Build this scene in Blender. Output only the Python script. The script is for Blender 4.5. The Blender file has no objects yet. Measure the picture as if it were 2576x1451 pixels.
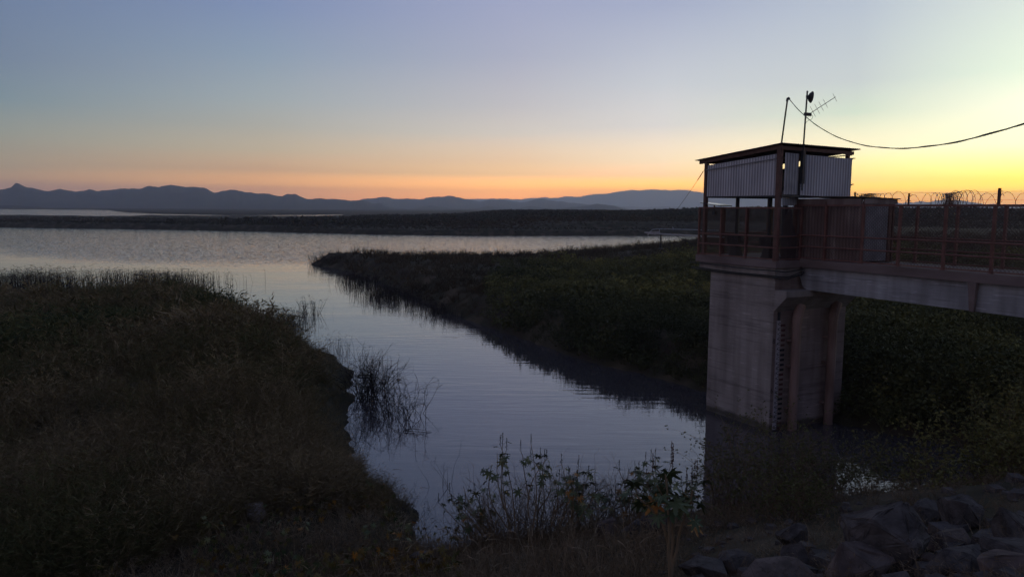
import bpy, bmesh, math, random
import numpy as np
from mathutils import Vector, Matrix, noise as mnoise

random.seed(7); RNG = np.random.default_rng(11)
sc = bpy.context.scene
COL = sc.collection
R = math.radians

# ------------------------------------------------------------------ helpers
def tag(o, label=None, cat=None, group=None, kind=None):
    if label: o['label'] = label
    if cat: o['category'] = cat
    if group: o['group'] = group
    if kind: o['kind'] = kind
    return o

def link(name, me, mats=(), parent=None):
    o = bpy.data.objects.new(name, me)
    COL.objects.link(o)
    if not isinstance(mats, (list, tuple)): mats = [mats]
    for m in mats: me.materials.append(m)
    if parent: o.parent = parent
    return o

def empty(name, loc, rz=0.0):
    o = bpy.data.objects.new(name, None)
    o.location = loc; o.rotation_euler = (0, 0, rz); o.empty_display_size = 0.2
    COL.objects.link(o); return o

def nodes(m):
    m.use_nodes = True
    return m.node_tree.nodes, m.node_tree.links

def mat(name, c1, c2=None, scale=3.0, rough=0.8, bump=0.0, bscale=20.0, metal=0.0, spec=0.3,
        c3=None, stretch=(1, 1, 1), detail=6.0, lo=0.35, hi=0.65):
    m = bpy.data.materials.new(name); n, l = nodes(m)
    b = n['Principled BSDF']
    b.inputs['Roughness'].default_value = rough
    b.inputs['Metallic'].default_value = metal
    b.inputs['Specular IOR Level'].default_value = spec
    tc = n.new('ShaderNodeTexCoord'); mp = n.new('ShaderNodeMapping')
    mp.inputs['Scale'].default_value = stretch
    l.new(tc.outputs['Object'], mp.inputs['Vector'])
    if c2 is None:
        b.inputs['Base Color'].default_value = (*c1, 1)
    else:
        t = n.new('ShaderNodeTexNoise'); t.inputs['Scale'].default_value = scale
        t.inputs['Detail'].default_value = detail
        l.new(mp.outputs[0], t.inputs['Vector'])
        r = n.new('ShaderNodeValToRGB')
        r.color_ramp.elements[0].position = lo; r.color_ramp.elements[0].color = (*c1, 1)
        r.color_ramp.elements[1].position = hi; r.color_ramp.elements[1].color = (*c2, 1)
        if c3:
            e = r.color_ramp.elements.new((lo + hi) / 2); e.color = (*c3, 1)
        l.new(t.outputs['Fac'], r.inputs['Fac']); l.new(r.outputs['Color'], b.inputs['Base Color'])
    if bump:
        t2 = n.new('ShaderNodeTexNoise'); t2.inputs['Scale'].default_value = bscale
        t2.inputs['Detail'].default_value = 8
        l.new(mp.outputs[0], t2.inputs['Vector'])
        bp = n.new('ShaderNodeBump'); bp.inputs['Strength'].default_value = bump
        bp.inputs['Distance'].default_value = 0.02
        l.new(t2.outputs['Fac'], bp.inputs['Height']); l.new(bp.outputs[0], b.inputs['Normal'])
    return m

def tint_mat(name, cols, rough=0.75, spec=0.12):
    """foliage: the colour follows the per-plant 'tint' attribute"""
    m = bpy.data.materials.new(name); n, l = nodes(m)
    b = n['Principled BSDF']; b.inputs['Roughness'].default_value = rough
    b.inputs['Specular IOR Level'].default_value = spec
    a = n.new('ShaderNodeAttribute'); a.attribute_name = 'tint'
    r = n.new('ShaderNodeValToRGB'); cr = r.color_ramp
    for i, c in enumerate(cols):
        p = i / (len(cols) - 1)
        e = cr.elements[0] if i == 0 else (cr.elements[-1] if i == len(cols) - 1 else cr.elements.new(p))
        e.position = p; e.color = (*c, 1)
    l.new(a.outputs['Fac'], r.inputs['Fac']); l.new(r.outputs['Color'], b.inputs['Base Color'])
    return m

class MB:
    """collects boxes / bars / tubes / polygons; build() links them as one mesh"""
    def __init__(s): s.v = []; s.f = []
    def add(s, vs, fs):
        k = len(s.v); s.v += [tuple(p) for p in vs]; s.f += [tuple(i + k for i in f) for f in fs]
    def box(s, a, b):
        x0, y0, z0 = a; x1, y1, z1 = b
        s.add([(x0,y0,z0),(x1,y0,z0),(x1,y1,z0),(x0,y1,z0),(x0,y0,z1),(x1,y0,z1),(x1,y1,z1),(x0,y1,z1)],
              [(0,3,2,1),(4,5,6,7),(0,1,5,4),(1,2,6,5),(2,3,7,6),(3,0,4,7)])
    def bar(s, p, q, w, h=None, up=(0, 0, 1)):
        h = h or w; p = Vector(p); q = Vector(q); d = (q - p).normalized(); up = Vector(up)
        if abs(d.dot(up)) > 0.98: up = Vector((1, 0, 0))
        a = d.cross(up).normalized() * w / 2; b = d.cross(a).normalized() * h / 2
        vs = [p-a-b, p+a-b, p+a+b, p-a+b, q-a-b, q+a-b, q+a+b, q-a+b]
        s.add(vs, [(0,3,2,1),(4,5,6,7),(0,1,5,4),(1,2,6,5),(2,3,7,6),(3,0,4,7)])
    def tube(s, pts, r, n=6, r2=None, cap=True):
        pts = [Vector(p) for p in pts]; N = len(pts); k = len(s.v)
        ref = None
        for i, p in enumerate(pts):
            d = (pts[min(i+1, N-1)] - pts[max(i-1, 0)])
            if d.length < 1e-9: d = Vector((0, 0, 1))
            d.normalize()
            if ref is None: ref = Vector((0, 0, 1)) if abs(d.z) < 0.9 else Vector((1, 0, 0))
            a = d.cross(ref); 
            if a.length < 1e-6: a = d.cross(Vector((0, 1, 0)))
            a.normalize(); b = d.cross(a).normalized(); ref = a.cross(d)
            rr = r if r2 is None else r + (r2 - r) * i / max(1, N-1)
            for j in range(n):
                t = 2*math.pi*j/n
                q = p + a*math.cos(t)*rr + b*math.sin(t)*rr; s.v.append(tuple(q))
        for i in range(N-1):
            for j in range(n):
                j2 = (j+1) % n
                s.f.append((k+i*n+j, k+i*n+j2, k+(i+1)*n+j2, k+(i+1)*n+j))
        if cap:
            s.f.append(tuple(k+j for j in range(n))[::-1]); s.f.append(tuple(k+(N-1)*n+j for j in range(n)))
    def prism(s, poly, axis, a, b):
        """poly: 2D list; axis 'x' -> poly in (y,z) swept in x from a to b; 'y' -> (x,z)"""
        n = len(poly); vs = []
        for t in (a, b):
            for p, q in poly:
                vs.append((t, p, q) if axis == 'x' else ((p, t, q) if axis == 'y' else (p, q, t)))
        fs = [tuple(range(n))[::-1], tuple(range(n, 2*n))]
        for i in range(n): fs.append((i, (i+1) % n, n+(i+1) % n, n+i))
        s.add(vs, fs)
    def build(s, name, m, parent=None, base=(0, 0, 0), smooth=False, bevel=0.0):
        me = bpy.data.meshes.new(name)
        me.from_pydata([(x-base[0], y-base[1], z-base[2]) for x, y, z in s.v], [], s.f)
        me.update()
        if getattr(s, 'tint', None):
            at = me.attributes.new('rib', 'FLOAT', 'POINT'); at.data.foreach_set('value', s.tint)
        bm = bmesh.new(); bm.from_mesh(me); bmesh.ops.recalc_face_normals(bm, faces=bm.faces)
        if bevel: bmesh.ops.bevel(bm, geom=bm.edges[:], offset=bevel, segments=1, affect='EDGES')
        bm.to_mesh(me); bm.free()
        if smooth:
            for p in me.polygons: p.use_smooth = True
        return link(name, me, m, parent)

# ------------------------------------------------------------------ camera
CAMZ = 8.05
cam_d = bpy.data.cameras.new('camera'); cam = bpy.data.objects.new('camera', cam_d); COL.objects.link(cam)
cam_d.sensor_width = 36; cam_d.lens = 1900/2576*36; cam_d.clip_start = 0.2; cam_d.clip_end = 120000
PITCH = math.atan((725.5-524)/1900)
cam.matrix_world = Matrix.Translation((0, 0, CAMZ)) @ Matrix.Rotation(R(90)-PITCH, 4, 'X') @ Matrix.Rotation(R(0.4), 4, 'Z')
sc.camera = cam
sc.view_settings.view_transform = 'Standard'; sc.view_settings.look = 'None'
sc.view_settings.exposure = 0; sc.view_settings.gamma = 1
sc.cycles.use_denoising = True
sc.cycles.max_bounces = 6; sc.cycles.diffuse_bounces = 2; sc.cycles.glossy_bounces = 3
sc.cycles.volume_bounces = 2; sc.cycles.transparent_max_bounces = 8

# ------------------------------------------------------------------ sky (after sunset, glow low on the right)
SUN_AZ = 50.0
def lin(c): return tuple(((x/255+0.055)/1.055)**2.4 if x > 10 else x/255/12.92 for x in c)
w = bpy.data.worlds.new('World'); sc.world = w; w.use_nodes = True
n, l = w.node_tree.nodes, w.node_tree.links
bg = n['Background']; bg.inputs['Strength'].default_value = 1.0
tc = n.new('ShaderNodeTexCoord'); sep = n.new('ShaderNodeSeparateXYZ'); l.new(tc.outputs['Generated'], sep.inputs[0])
def math_node(op, a=None, b=None, clamp=False):
    x = n.new('ShaderNodeMath'); x.operation = op; x.use_clamp = clamp
    for i, q in enumerate((a, b)):
        if q is None: continue
        if isinstance(q, (int, float)): x.inputs[i].default_value = q
        else: l.new(q, x.inputs[i])
    return x.outputs[0]
elev = math_node('SQRT', math_node('MAXIMUM', sep.outputs['Z'], 0.0))
hx = math_node('MULTIPLY', sep.outputs['X'], math.sin(R(SUN_AZ))); hy = math_node('MULTIPLY', sep.outputs['Y'], math.cos(R(SUN_AZ)))
hl = math_node('SQRT', math_node('ADD', math_node('ADD', math_node('MULTIPLY', sep.outputs['X'], sep.outputs['X']), math_node('MULTIPLY', sep.outputs['Y'], sep.outputs['Y'])), 1e-6))
delta = math_node('ARCCOSINE', math_node('MINIMUM', math_node('MAXIMUM', math_node('DIVIDE', math_node('ADD', hx, hy), hl), -1.0), 1.0))
def srgb_ramp(stops):
    r = n.new('ShaderNodeValToRGB'); cr = r.color_ramp; cr.interpolation = 'LINEAR'
    for i, (e, c) in enumerate(stops):
        p = math.sqrt(math.sin(R(e)))
        el = cr.elements[0] if i == 0 else (cr.elements[1] if i == 1 else cr.elements.new(p))
        el.position = p; el.color = (*[max(0.0, x) for x in c], 1)
    l.new(elev, r.inputs['Fac']); return r.outputs['Color']
#SKYTABLE
SKY = {
 12: [(0, (235,160,70)), (0.8, (248,190,80)), (1.4, (252,215,90)), (2.1, (255,245,110)), (2.9, (255,255,165)), (4.2, (255,255,215)), (6.6, (254,255,230)), (8.7, (236,248,226)), (12.9, (210,216,212)), (25, (150,165,185)), (50, (95,112,150)), (90, (70,86,125))],
 26: [(0, (240,160,90)), (0.8, (247,190,95)), (1.4, (252,215,115)), (2.1, (254,236,140)), (2.9, (255,250,165)), (4.2, (253,252,210)), (6.6, (234,240,216)), (8.7, (216,226,216)), (13.5, (190,202,207)), (25, (142,157,182)), (50, (92,110,148)), (90, (70,86,125))],
 39: [(0, (240,155,95)), (0.8, (250,185,110)), (1.7, (255,205,132)), (2.5, (254,215,165)), (3.5, (253,225,190)), (6.0, (220,215,210)), (9.0, (201,205,211)), (14.4, (168,176,200)), (25, (130,145,178)), (50, (90,107,146)), (90, (70,86,125))],
 50: [(0, (242,155,100)), (0.7, (248,170,112)), (1.4, (246,183,131)), (2.5, (245,200,156)), (3.5, (231,198,166)), (5.5, (211,200,190)), (7.5, (193,191,194)), (11, (172,176,195)), (14.8, (156,163,192)), (25, (122,136,172)), (50, (85,102,142)), (90, (70,86,125))],
 68: [(0, (200,145,122)), (0.8, (203,150,124)), (1.6, (198,153,127)), (2.6, (194,160,136)), (4.0, (185,171,152)), (5.7, (170,169,162)), (7.5, (158,167,172)), (10.5, (142,157,176)), (13.8, (128,145,178)), (25, (104,122,158)), (50, (78,95,135)), (90, (70,86,125))],
 84: [(0, (152,124,116)), (0.9, (154,127,119)), (1.6, (158,134,124)), (2.3, (160,142,129)), (3.4, (154,146,136)), (4.5, (147,149,143)), (6.5, (130,144,152)), (9, (120,135,156)), (12.3, (111,127,156)), (25, (90,106,140)), (50, (74,90,128)), (90, (70,86,125))],
 150: [(0, (156,136,138)), (4, (184,156,156)), (9, (186,168,172)), (20, (156,152,172)), (50, (92,104,140)), (90, (84,98,136))],
}
SKYGAIN = {12: [(12.034, 9.1, 0.1), (12.034, 9.1, 0.1), (12.034, 9.1, 0.1), (4.918, 4.613, 0.1), (3.248, 3.567, 1.978), (2.187, 2.259, 1.981), (1.943, 1.854, 1.674), (1.549, 1.609, 1.437), (1.549, 1.609, 1.437), (1, 1, 1), (1, 1, 1), (1, 1, 1)], 26: [(10.308, 7.655, 0.104), (10.308, 7.655, 0.104), (10.308, 7.655, 0.104), (4.631, 3.451, 2.232), (2.989, 2.497, 1.923), (2.117, 1.872, 1.717), (1.187, 1.278, 1.27), (1.112, 1.096, 1.195), (1.112, 1.096, 1.195), (1, 1, 1), (1, 1, 1), (1, 1, 1)], 39: [(8.36, 5.805, 1.461), (8.36, 5.805, 1.461), (8.36, 5.805, 1.461), (3.71, 2.984, 2.401), (2.22, 2.187, 1.929), (1.523, 1.517, 1.488), (1.288, 1.288, 1.279), (1.112, 1.125, 1.154), (1, 1, 1), (1, 1, 1), (1, 1, 1)], 50: [(9.885, 7.65, 2.126), (9.885, 7.65, 2.126), (9.885, 7.65, 2.126), (3.018, 2.784, 1.885), (2.24, 2.1, 1.708), (1.569, 1.573, 1.494), (1.362, 1.343, 1.318), (1.188, 1.188, 1.193), (1.188, 1.188, 1.193), (1, 1, 1), (1, 1, 1), (1, 1, 1)], 68: [(6.752, 5.215, 1.505), (6.752, 5.215, 1.505), (6.752, 5.215, 1.505), (2.693, 2.348, 1.381), (1.856, 1.775, 1.437), (1.468, 1.461, 1.341), (1.296, 1.33, 1.281), (1.123, 1.185, 1.186), (1.058, 1.088, 1.136), (1, 1, 1), (1, 1, 1), (1, 1, 1)], 84: [(5.032, 3.98, 1.43), (5.032, 3.98, 1.43), (5.032, 3.98, 1.43), (2.632, 2.432, 1.366), (1.809, 1.778, 1.317), (1.474, 1.524, 1.299), (1.105, 1.242, 1.215), (1.025, 1.095, 1.123), (1.025, 1.095, 1.123), (1, 1, 1), (1, 1, 1), (1, 1, 1)]}
def scaled(k, st):
    g = SKYGAIN.get(k)
    out = []
    for i, (e, c) in enumerate(st):
        cc = lin(c)
        if g and i < len(g): cc = tuple(a*b for a, b in zip(cc, g[i]))
        out.append((e, cc))
    return out
#ENDSKYTABLE
keys = sorted(SKY)
cur = srgb_ramp(scaled(keys[0], SKY[keys[0]]))
for k0, k1 in zip(keys, keys[1:]):
    nx = srgb_ramp(scaled(k1, SKY[k1]))
    mr = n.new('ShaderNodeMapRange'); mr.inputs['From Min'].default_value = R(k0); mr.inputs['From Max'].default_value = R(k1)
    l.new(delta, mr.inputs['Value'])
    mx = n.new('ShaderNodeMix'); mx.data_type = 'RGBA'
    l.new(mr.outputs[0], mx.inputs['Factor']); l.new(cur, mx.inputs[6]); l.new(nx, mx.inputs[7]); cur = mx.outputs[2]
# thin dusk cloud streaks very low over the mountains
mp = n.new('ShaderNodeMapping'); mp.inputs['Scale'].default_value = (9, 9, 130); mp.inputs['Location'].default_value = (3.1, 0.4, 0.9)
l.new(tc.outputs['Generated'], mp.inputs['Vector'])
nz = n.new('ShaderNodeTexNoise'); nz.inputs['Scale'].default_value = 1.6; nz.inputs['Detail'].default_value = 5; nz.inputs['Roughness'].default_value = 0.6
l.new(mp.outputs[0], nz.inputs['Vector'])
nm = n.new('ShaderNodeMapRange'); nm.inputs['From Min'].default_value = 0.60; nm.inputs['From Max'].default_value = 0.68; l.new(nz.outputs['Fac'], nm.inputs['Value'])
band = n.new('ShaderNodeValToRGB'); cr = band.color_ramp
cr.elements[0].position = 0.10; cr.elements[0].color = (1, 1, 1, 1); cr.elements[1].position = 0.142; cr.elements[1].color = (0, 0, 0, 1)
l.new(elev, band.inputs['Fac'])
cf = math_node('MULTIPLY', math_node('MULTIPLY', nm.outputs[0], band.outputs['Color']), 0.75)
mx = n.new('ShaderNodeMix'); mx.data_type = 'RGBA'; l.new(cf, mx.inputs['Factor']); l.new(cur, mx.inputs[6])
mx.inputs[7].default_value = (*lin((186, 142, 138)), 1); cur = mx.outputs[2]
st = n.new('ShaderNodeTexSky'); st.sky_type = 'NISHITA'; st.sun_disc = False
st.sun_elevation = R(1.0); st.sun_rotation = R(SUN_AZ)
ad = n.new('ShaderNodeMix'); ad.data_type = 'RGBA'; ad.blend_type = 'ADD'; ad.inputs['Factor'].default_value = 0.004
l.new(cur, ad.inputs[6]); l.new(st.outputs['Color'], ad.inputs[7])
l.new(ad.outputs[2], bg.inputs['Color'])

sun = bpy.data.lights.new('sun', 'SUN'); sun.energy = 0.10; sun.angle = R(12); sun.color = (1, 0.72, 0.42)
so = bpy.data.objects.new('sun', sun); COL.objects.link(so)
sd_ = Vector((math.sin(R(SUN_AZ))*math.cos(R(3)), math.cos(R(SUN_AZ))*math.cos(R(3)), math.sin(R(3))))
so.rotation_euler = sd_.to_track_quat('Z', 'Y').to_euler()

# ------------------------------------------------------------------ land shape (metres, water level = 0)
P1 = [(-76.7,72.8),(-59.2,70.4),(-47.4,69.5),(-43.1,67.7),(-38.9,59.5),(-34.6,58.8),(-32.6,62.2),(-31.0,67.0),(-28.1,67.0),(-23.9,62.0),(-20.0,56.3),(-16.7,51.5),(-14.8,47.5),(-12.2,43.4),(-9.8,40.3),(-7.9,36.7),(-7.4,35.6),(-6.8,31.4),(-6.1,27.9),(-5.3,24.6),(-4.8,23.2),(-4.3,22.1),(-3.4,20.7),(-2.8,20.0),(-2.3,19.3),(-2.3,18.4),(-2.0,17.2),(-1.6,17.1),(-0.3,17.4),(1.3,17.8),(2.8,18.3),(3.6,18.6),(5.3,18.9),(7.1,19.1),(8.7,19.4),(9.9,19.8),(11.6,20.4),(13.5,21.8),(15.2,23.2),(16.5,24.4),(18,31),(3000,31),(3000,-3000),(-3000,-3000),(-3000,62),(-200,74)]
PB = [(16.3,25.2),(14.3,26.1),(12.6,28.0),(11.3,29.9),(10.0,31.2),(8.6,32.9),(6.8,35.8),(4.4,38.9),(1.5,44.2),(-2.4,52.2),(-6.0,60.4),(-9.0,68.6),(-14.0,80.4),(-20.3,94.1),(-25.2,102.2),(-28.3,105.6),(-27.6,108.2),(-22.3,109.6),(-13.3,106.1),(-7.8,106.6),(-2.2,110.2),(7.0,118.8),(14.3,128.6),(24.9,142.8),(37.8,155.7),(52.8,164.2),(66.1,201.0),(71.8,227.0),(57.6,238.0),(25.7,232.0),(1.3,227.0),(-22.4,226.0),(-47.2,231.0),(-91.7,254.0),(-138.3,266.0),(-186.4,275.0),(-277.0,279.0),(-700,290),(-900,420),
 (-507.0,512.0),(-337.0,498.0),(-279.0,489.0),(-247.0,486.0),(-262.0,530.0),(-225.0,545.0),(-205.0,553.0),(-148.1,561.0),(-141.9,616.0),(-153.2,706.0),
 (-183.0,814.0),(-226.0,732.0),(-256.0,688.0),(-355.0,765.0),(-455.0,894.0),(-704.0,1322.0),(-949.0,1406.0),(-1502.0,1518.0),(-4000,1650),(-60000,2500),(-60000,60000),(60000,60000),(60000,-3000),(17.5,-3000),(17.5,24)]
PONDS = [[(-314.0,854.0),(-282.0,914.0),(-209.0,905.0),(-195.5,845.0),(-258.0,835.0),(-297.0,809.0)],
         [(-395.0,1244.0),(-318.0,1275.0),(-294.0,1178.0),(-360.0,1135.0)]]

def sdist(poly, x, y):
    """signed distance, positive inside"""
    best = np.full(x.shape, 1e18); inside = np.zeros(x.shape, bool)
    N = len(poly)
    for i in range(N):
        ax, ay = poly[i]; bx, by = poly[(i+1) % N]
        ex, ey = bx-ax, by-ay
        t = np.clip(((x-ax)*ex+(y-ay)*ey)/(ex*ex+ey*ey), 0, 1)
        d = (x-ax-t*ex)**2+(y-ay-t*ey)**2; best = np.minimum(best, d)
        c = ((ay > y) != (by > y)); 
        if ay != by: inside ^= c & (x < ex*(y-ay)/(by-ay)+ax)
    d = np.sqrt(best); return np.where(inside, d, -d)

# cheap smooth value noise (numpy)
def _h(i, j, s): 
    v = np.sin(i*127.1+j*311.7+s*74.7)*43758.5453; return v-np.floor(v)
def vnoise(x, y, s=0.0):
    xi = np.floor(x); yi = np.floor(y); fx = x-xi; fy = y-yi
    fx = fx*fx*(3-2*fx); fy = fy*fy*(3-2*fy)
    a = _h(xi, yi, s); b = _h(xi+1, yi, s); c = _h(xi, yi+1, s); d = _h(xi+1, yi+1, s)
    return (a*(1-fx)+b*fx)*(1-fy)+(c*(1-fx)+d*fx)*fy
def fbm(x, y, s=0.0, o=4):
    t = 0; a = 0.5
    for k in range(o): t = t+a*vnoise(x*2**k, y*2**k, s+k*3.3); a *= 0.5
    return t-0.47
def sstep(a, b, x): t = np.clip((x-a)/(b-a), 0, 1); return t*t*(3-2*t)
UX, UY = -math.sin(R(27.3)), math.cos(R(27.3))

def land(x, y):
    x = np.asarray(x, float); y = np.asarray(y, float)
    r = np.sqrt(x*x+y*y)
    d1 = sdist(P1, x, y); d2 = sdist(PB, x, y)
    for q in PONDS: d2 = np.minimum(d2, -sdist(q, x, y))
    d = np.maximum(d1, d2)
    wob = fbm(x*0.9, y*0.9, 1.0)*np.clip(r/60, 0.25, 1.0)*1.1+fbm(x*0.05, y*0.05, 5)*np.clip((r-150)/40, 0, 12)*np.where(r > 420, .5, 1)
    d = d+wob+np.where(r < 130, 0.55*fbm(x*2.3, y*2.3, 15, 3)+0.5*fbm(x*.55+7, y*.55, 17, 2), 0)
    pu = x*UX+y*UY
    dam = np.clip(0.355*(16.6-pu), 0, 6.2)
    left = d1 > d2
    bank = np.where(left, 0.75+0.9*fbm(x*0.12, y*0.12, 2)+0.25*fbm(x*0.7, y*0.7, 4),
                    1.5+0.8*fbm(x*0.1, y*0.1, 3)+0.2*fbm(x*0.6, y*0.6, 4))
    tgt = np.maximum(bank, 0.25)
    for mx_, my_, mr_, mh_ in ((-13, 36, 4.5, 1.0), (-9.6, 25, 3.2, .8), (-19, 47, 6, .9), (-15, 27, 3.5, .7), (-27, 55, 7, .8), (-10.5, 31, 3, .5), (-22, 34, 5, .8)):
        tgt = tgt+np.where(left, mh_*np.exp(-((x-mx_)**2+(y-my_)**2)/mr_**2), 0)
    # right mainland behind the bridge rises
    tgt = tgt+np.where(~left, 2.2*sstep(8, 45, x+0.1*(y-30))*sstep(8, 20, d), 0)
    # far scrub land: low rise on the centre and right
    far = sstep(215, 420, y)*sstep(-150, 60, x)*(1-sstep(900, 1600, y))
    tgt = tgt+far*(1.9+2.6*sstep(40, 150, x-.12*(y-300))+1.6*fbm(x*0.010, y*0.010, 8))*sstep(0, 160, d)
    farp = sstep(640, 900, y)
    tgt = tgt*(1-0.5*farp)+farp*0.4
    tgt = np.maximum(tgt, np.where(r < 500, dam, 0))
    steep = np.where(left, 0.55, 0.75)
    z = np.where(d > 0, np.minimum(steep*d, tgt), np.maximum(0.5*d, -1.6))
    z = z+np.where((d > 0) & (r < 200), 0.10*fbm(x*2.5, y*2.5, 6)*np.clip(d, 0, 1), 0)
    return z, d, left

# ground: one polar sheet out to the horizon
angs = np.radians(np.concatenate([np.arange(-180, -46, 4.0), np.arange(-46, 46.01, 0.22), np.arange(50, 181, 4.0)]))
angs[-1] = math.pi
rad = [1.0]
while rad[-1] < 13200: rad.append(rad[-1]*(1.013 if rad[-1] < 1500 else 1.05)+0.01)
rad = np.array([0.05]+rad)
A, Rr = np.meshgrid(angs, rad)
GX = Rr*np.sin(A); GY = Rr*np.cos(A)
GZ, GD, _ = land(GX, GY)
def grid_mesh(name, X, Y, Z, m, kind=None, smooth=True):
    nr, na = X.shape
    co = np.stack([X, Y, Z], -1).reshape(-1, 3).astype(np.float32)
    i = np.arange(nr-1)[:, None]*na+np.arange(na-1)[None, :]
    q = np.stack([i, i+1, i+1+na, i+na], -1).reshape(-1, 4)[:, ::-1]
    me = mesh_np(name, co, q, smooth)
    return link(name, me, m)
def mesh_np(name, co, faces, smooth=False, tint=None, midx=None):
    me = bpy.data.meshes.new(name); k = faces.shape[1]
    me.vertices.add(len(co)); me.vertices.foreach_set('co', co.astype(np.float32).ravel())
    me.loops.add(faces.size); me.loops.foreach_set('vertex_index', faces.astype(np.int32).ravel())
    me.polygons.add(len(faces))
    me.polygons.foreach_set('loop_start', np.arange(0, faces.size, k, dtype=np.int32))
    me.polygons.foreach_set('loop_total', np.full(len(faces), k, dtype=np.int32))
    if smooth: me.polygons.foreach_set('use_smooth', np.ones(len(faces), bool))
    if midx is not None: me.polygons.foreach_set('material_index', midx.astype(np.int32))
    me.update(calc_edges=True)
    if tint is not None:
        at = me.attributes.new('tint', 'FLOAT', 'POINT'); at.data.foreach_set('value', tint.astype(np.float32))
    return me

SOIL = mat('soil', (0.040, 0.031, 0.023), (0.085, 0.066, 0.045), scale=0.35, rough=0.95, bump=0.6, bscale=3.0, spec=0.1, c3=(0.040, 0.036, 0.022))
g = grid_mesh('ground', GX, GY, GZ, SOIL); tag(g, kind='structure')

def gz(x, y):
    return float(land(np.array([x]), np.array([y]))[0][0])

# ------------------------------------------------------------------ water
WM = bpy.data.materials.new('lake_water'); n, l = nodes(WM)
b = n['Principled BSDF']; b.inputs['Base Color'].default_value = (0.056, 0.049, 0.053, 1)
b.inputs['Roughness'].default_value = 0.03; b.inputs['IOR'].default_value = 1.85
b.inputs['Specular IOR Level'].default_value = 0.5
tc = n.new('ShaderNodeTexCoord')
def wnoise(scale, stretch, rot, detail, loc=(0, 0, 0)):
    mp = n.new('ShaderNodeMapping'); mp.inputs['Scale'].default_value = stretch; mp.inputs['Rotation'].default_value = (0, 0, R(rot)); mp.inputs['Location'].default_value = loc
    l.new(tc.outputs['Object'], mp.inputs['Vector'])
    t = n.new('ShaderNodeTexNoise'); t.inputs['Scale'].default_value = scale; t.inputs['Detail'].default_value = detail
    t.inputs['Roughness'].default_value = 0.5
    l.new(mp.outputs[0], t.inputs['Vector']); return t.outputs['Fac']
def wm(op, a, b_):
    x = n.new('ShaderNodeMath'); x.operation = op
    for i, q in enumerate((a, b_)):
        if isinstance(q, (int, float)): x.inputs[i].default_value = q
        else: l.new(q, x.inputs[i])
    return x.outputs[0]
geo = n.new('ShaderNodeNewGeometry'); sp = n.new('ShaderNodeSeparateXYZ'); l.new(geo.outputs['Position'], sp.inputs[0])
# open lake beyond the point is wind-rippled, the inlet is calm
edge = wm('ADD', wm('ADD', sp.outputs['Y'], wm('MULTIPLY', sp.outputs['X'], 0.45)), wm('MULTIPLY', wnoise(0.02, (1, 1, 1), 0, 3), 60.0))
mr = n.new('ShaderNodeMapRange'); mr.inputs['From Min'].default_value = 108; mr.inputs['From Max'].default_value = 128
l.new(edge, mr.inputs['Value']); openf = mr.outputs[0]
long_r = wnoise(1.0, (0.35, 2.1, 1), 7, 2)
fine_r = wnoise(1.0, (1.6, 4.5, 1), -4, 3, (5, 2, 0))
patch = wnoise(0.10, (1, 1.6, 1), 0, 2, (9, 4, 0))
pr = n.new('ShaderNodeMapRange'); pr.inputs['From Min'].default_value = 0.40; pr.inputs['From Max'].default_value = 0.66; l.new(patch, pr.inputs['Value'])
amp_long = wm('ADD', wm('MULTIPLY', pr.outputs[0], 0.016), 0.002)
wind = wnoise(1.0, (0.9, 1.6, 1), 15, 4, (3, 8, 0))
h = wm('ADD', wm('MULTIPLY', long_r, amp_long), wm('MULTIPLY', fine_r, 0.0018))
bp = n.new('ShaderNodeBump'); bp.inputs['Strength'].default_value = 1.0; bp.inputs['Distance'].default_value = 1.0
l.new(h, bp.inputs['Height'])
def slope(scale, st, det, amt, k):
    mp = n.new('ShaderNodeMapping'); mp.inputs['Scale'].default_value = st; mp.inputs['Location'].default_value = (k, 3*k, 0); l.new(tc.outputs['Object'], mp.inputs['Vector'])
    t = n.new('ShaderNodeTexNoise'); t.inputs['Scale'].default_value = scale; t.inputs['Detail'].default_value = det; l.new(mp.outputs[0], t.inputs['Vector'])
    v = n.new('ShaderNodeVectorMath'); v.operation = 'SUBTRACT'; l.new(t.outputs['Color'], v.inputs[0]); v.inputs[1].default_value = (.5, .5, .5)
    u = n.new('ShaderNodeVectorMath'); u.operation = 'MULTIPLY'; l.new(v.outputs[0], u.inputs[0]); u.inputs[1].default_value = amt
    return u.outputs[0]
wsl = slope(1.0, (2.2, 4.5, 1), 4, (0.34, 0.55, 0), 2.0)
wv = n.new('ShaderNodeVectorMath'); wv.operation = 'SCALE'; l.new(wsl, wv.inputs[0]); l.new(wm('ADD', wm('MULTIPLY', openf, 1.0), 0.035), wv.inputs['Scale'])
va = n.new('ShaderNodeVectorMath'); va.operation = 'ADD'; l.new(bp.outputs[0], va.inputs[0]); l.new(wv.outputs[0], va.inputs[1])
vn = n.new('ShaderNodeVectorMath'); vn.operation = 'NORMALIZE'; l.new(va.outputs[0], vn.inputs[0]); l.new(vn.outputs[0], b.inputs['Normal'])
WX, WY = np.meshgrid(np.array([-6000., -600., -60., 60., 600., 6000.]), np.array([-50., 60., 400., 1500., 3000.]))
wat = grid_mesh('water', WX, WY, np.zeros_like(WX), WM, smooth=False); tag(wat, kind='structure')

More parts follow.
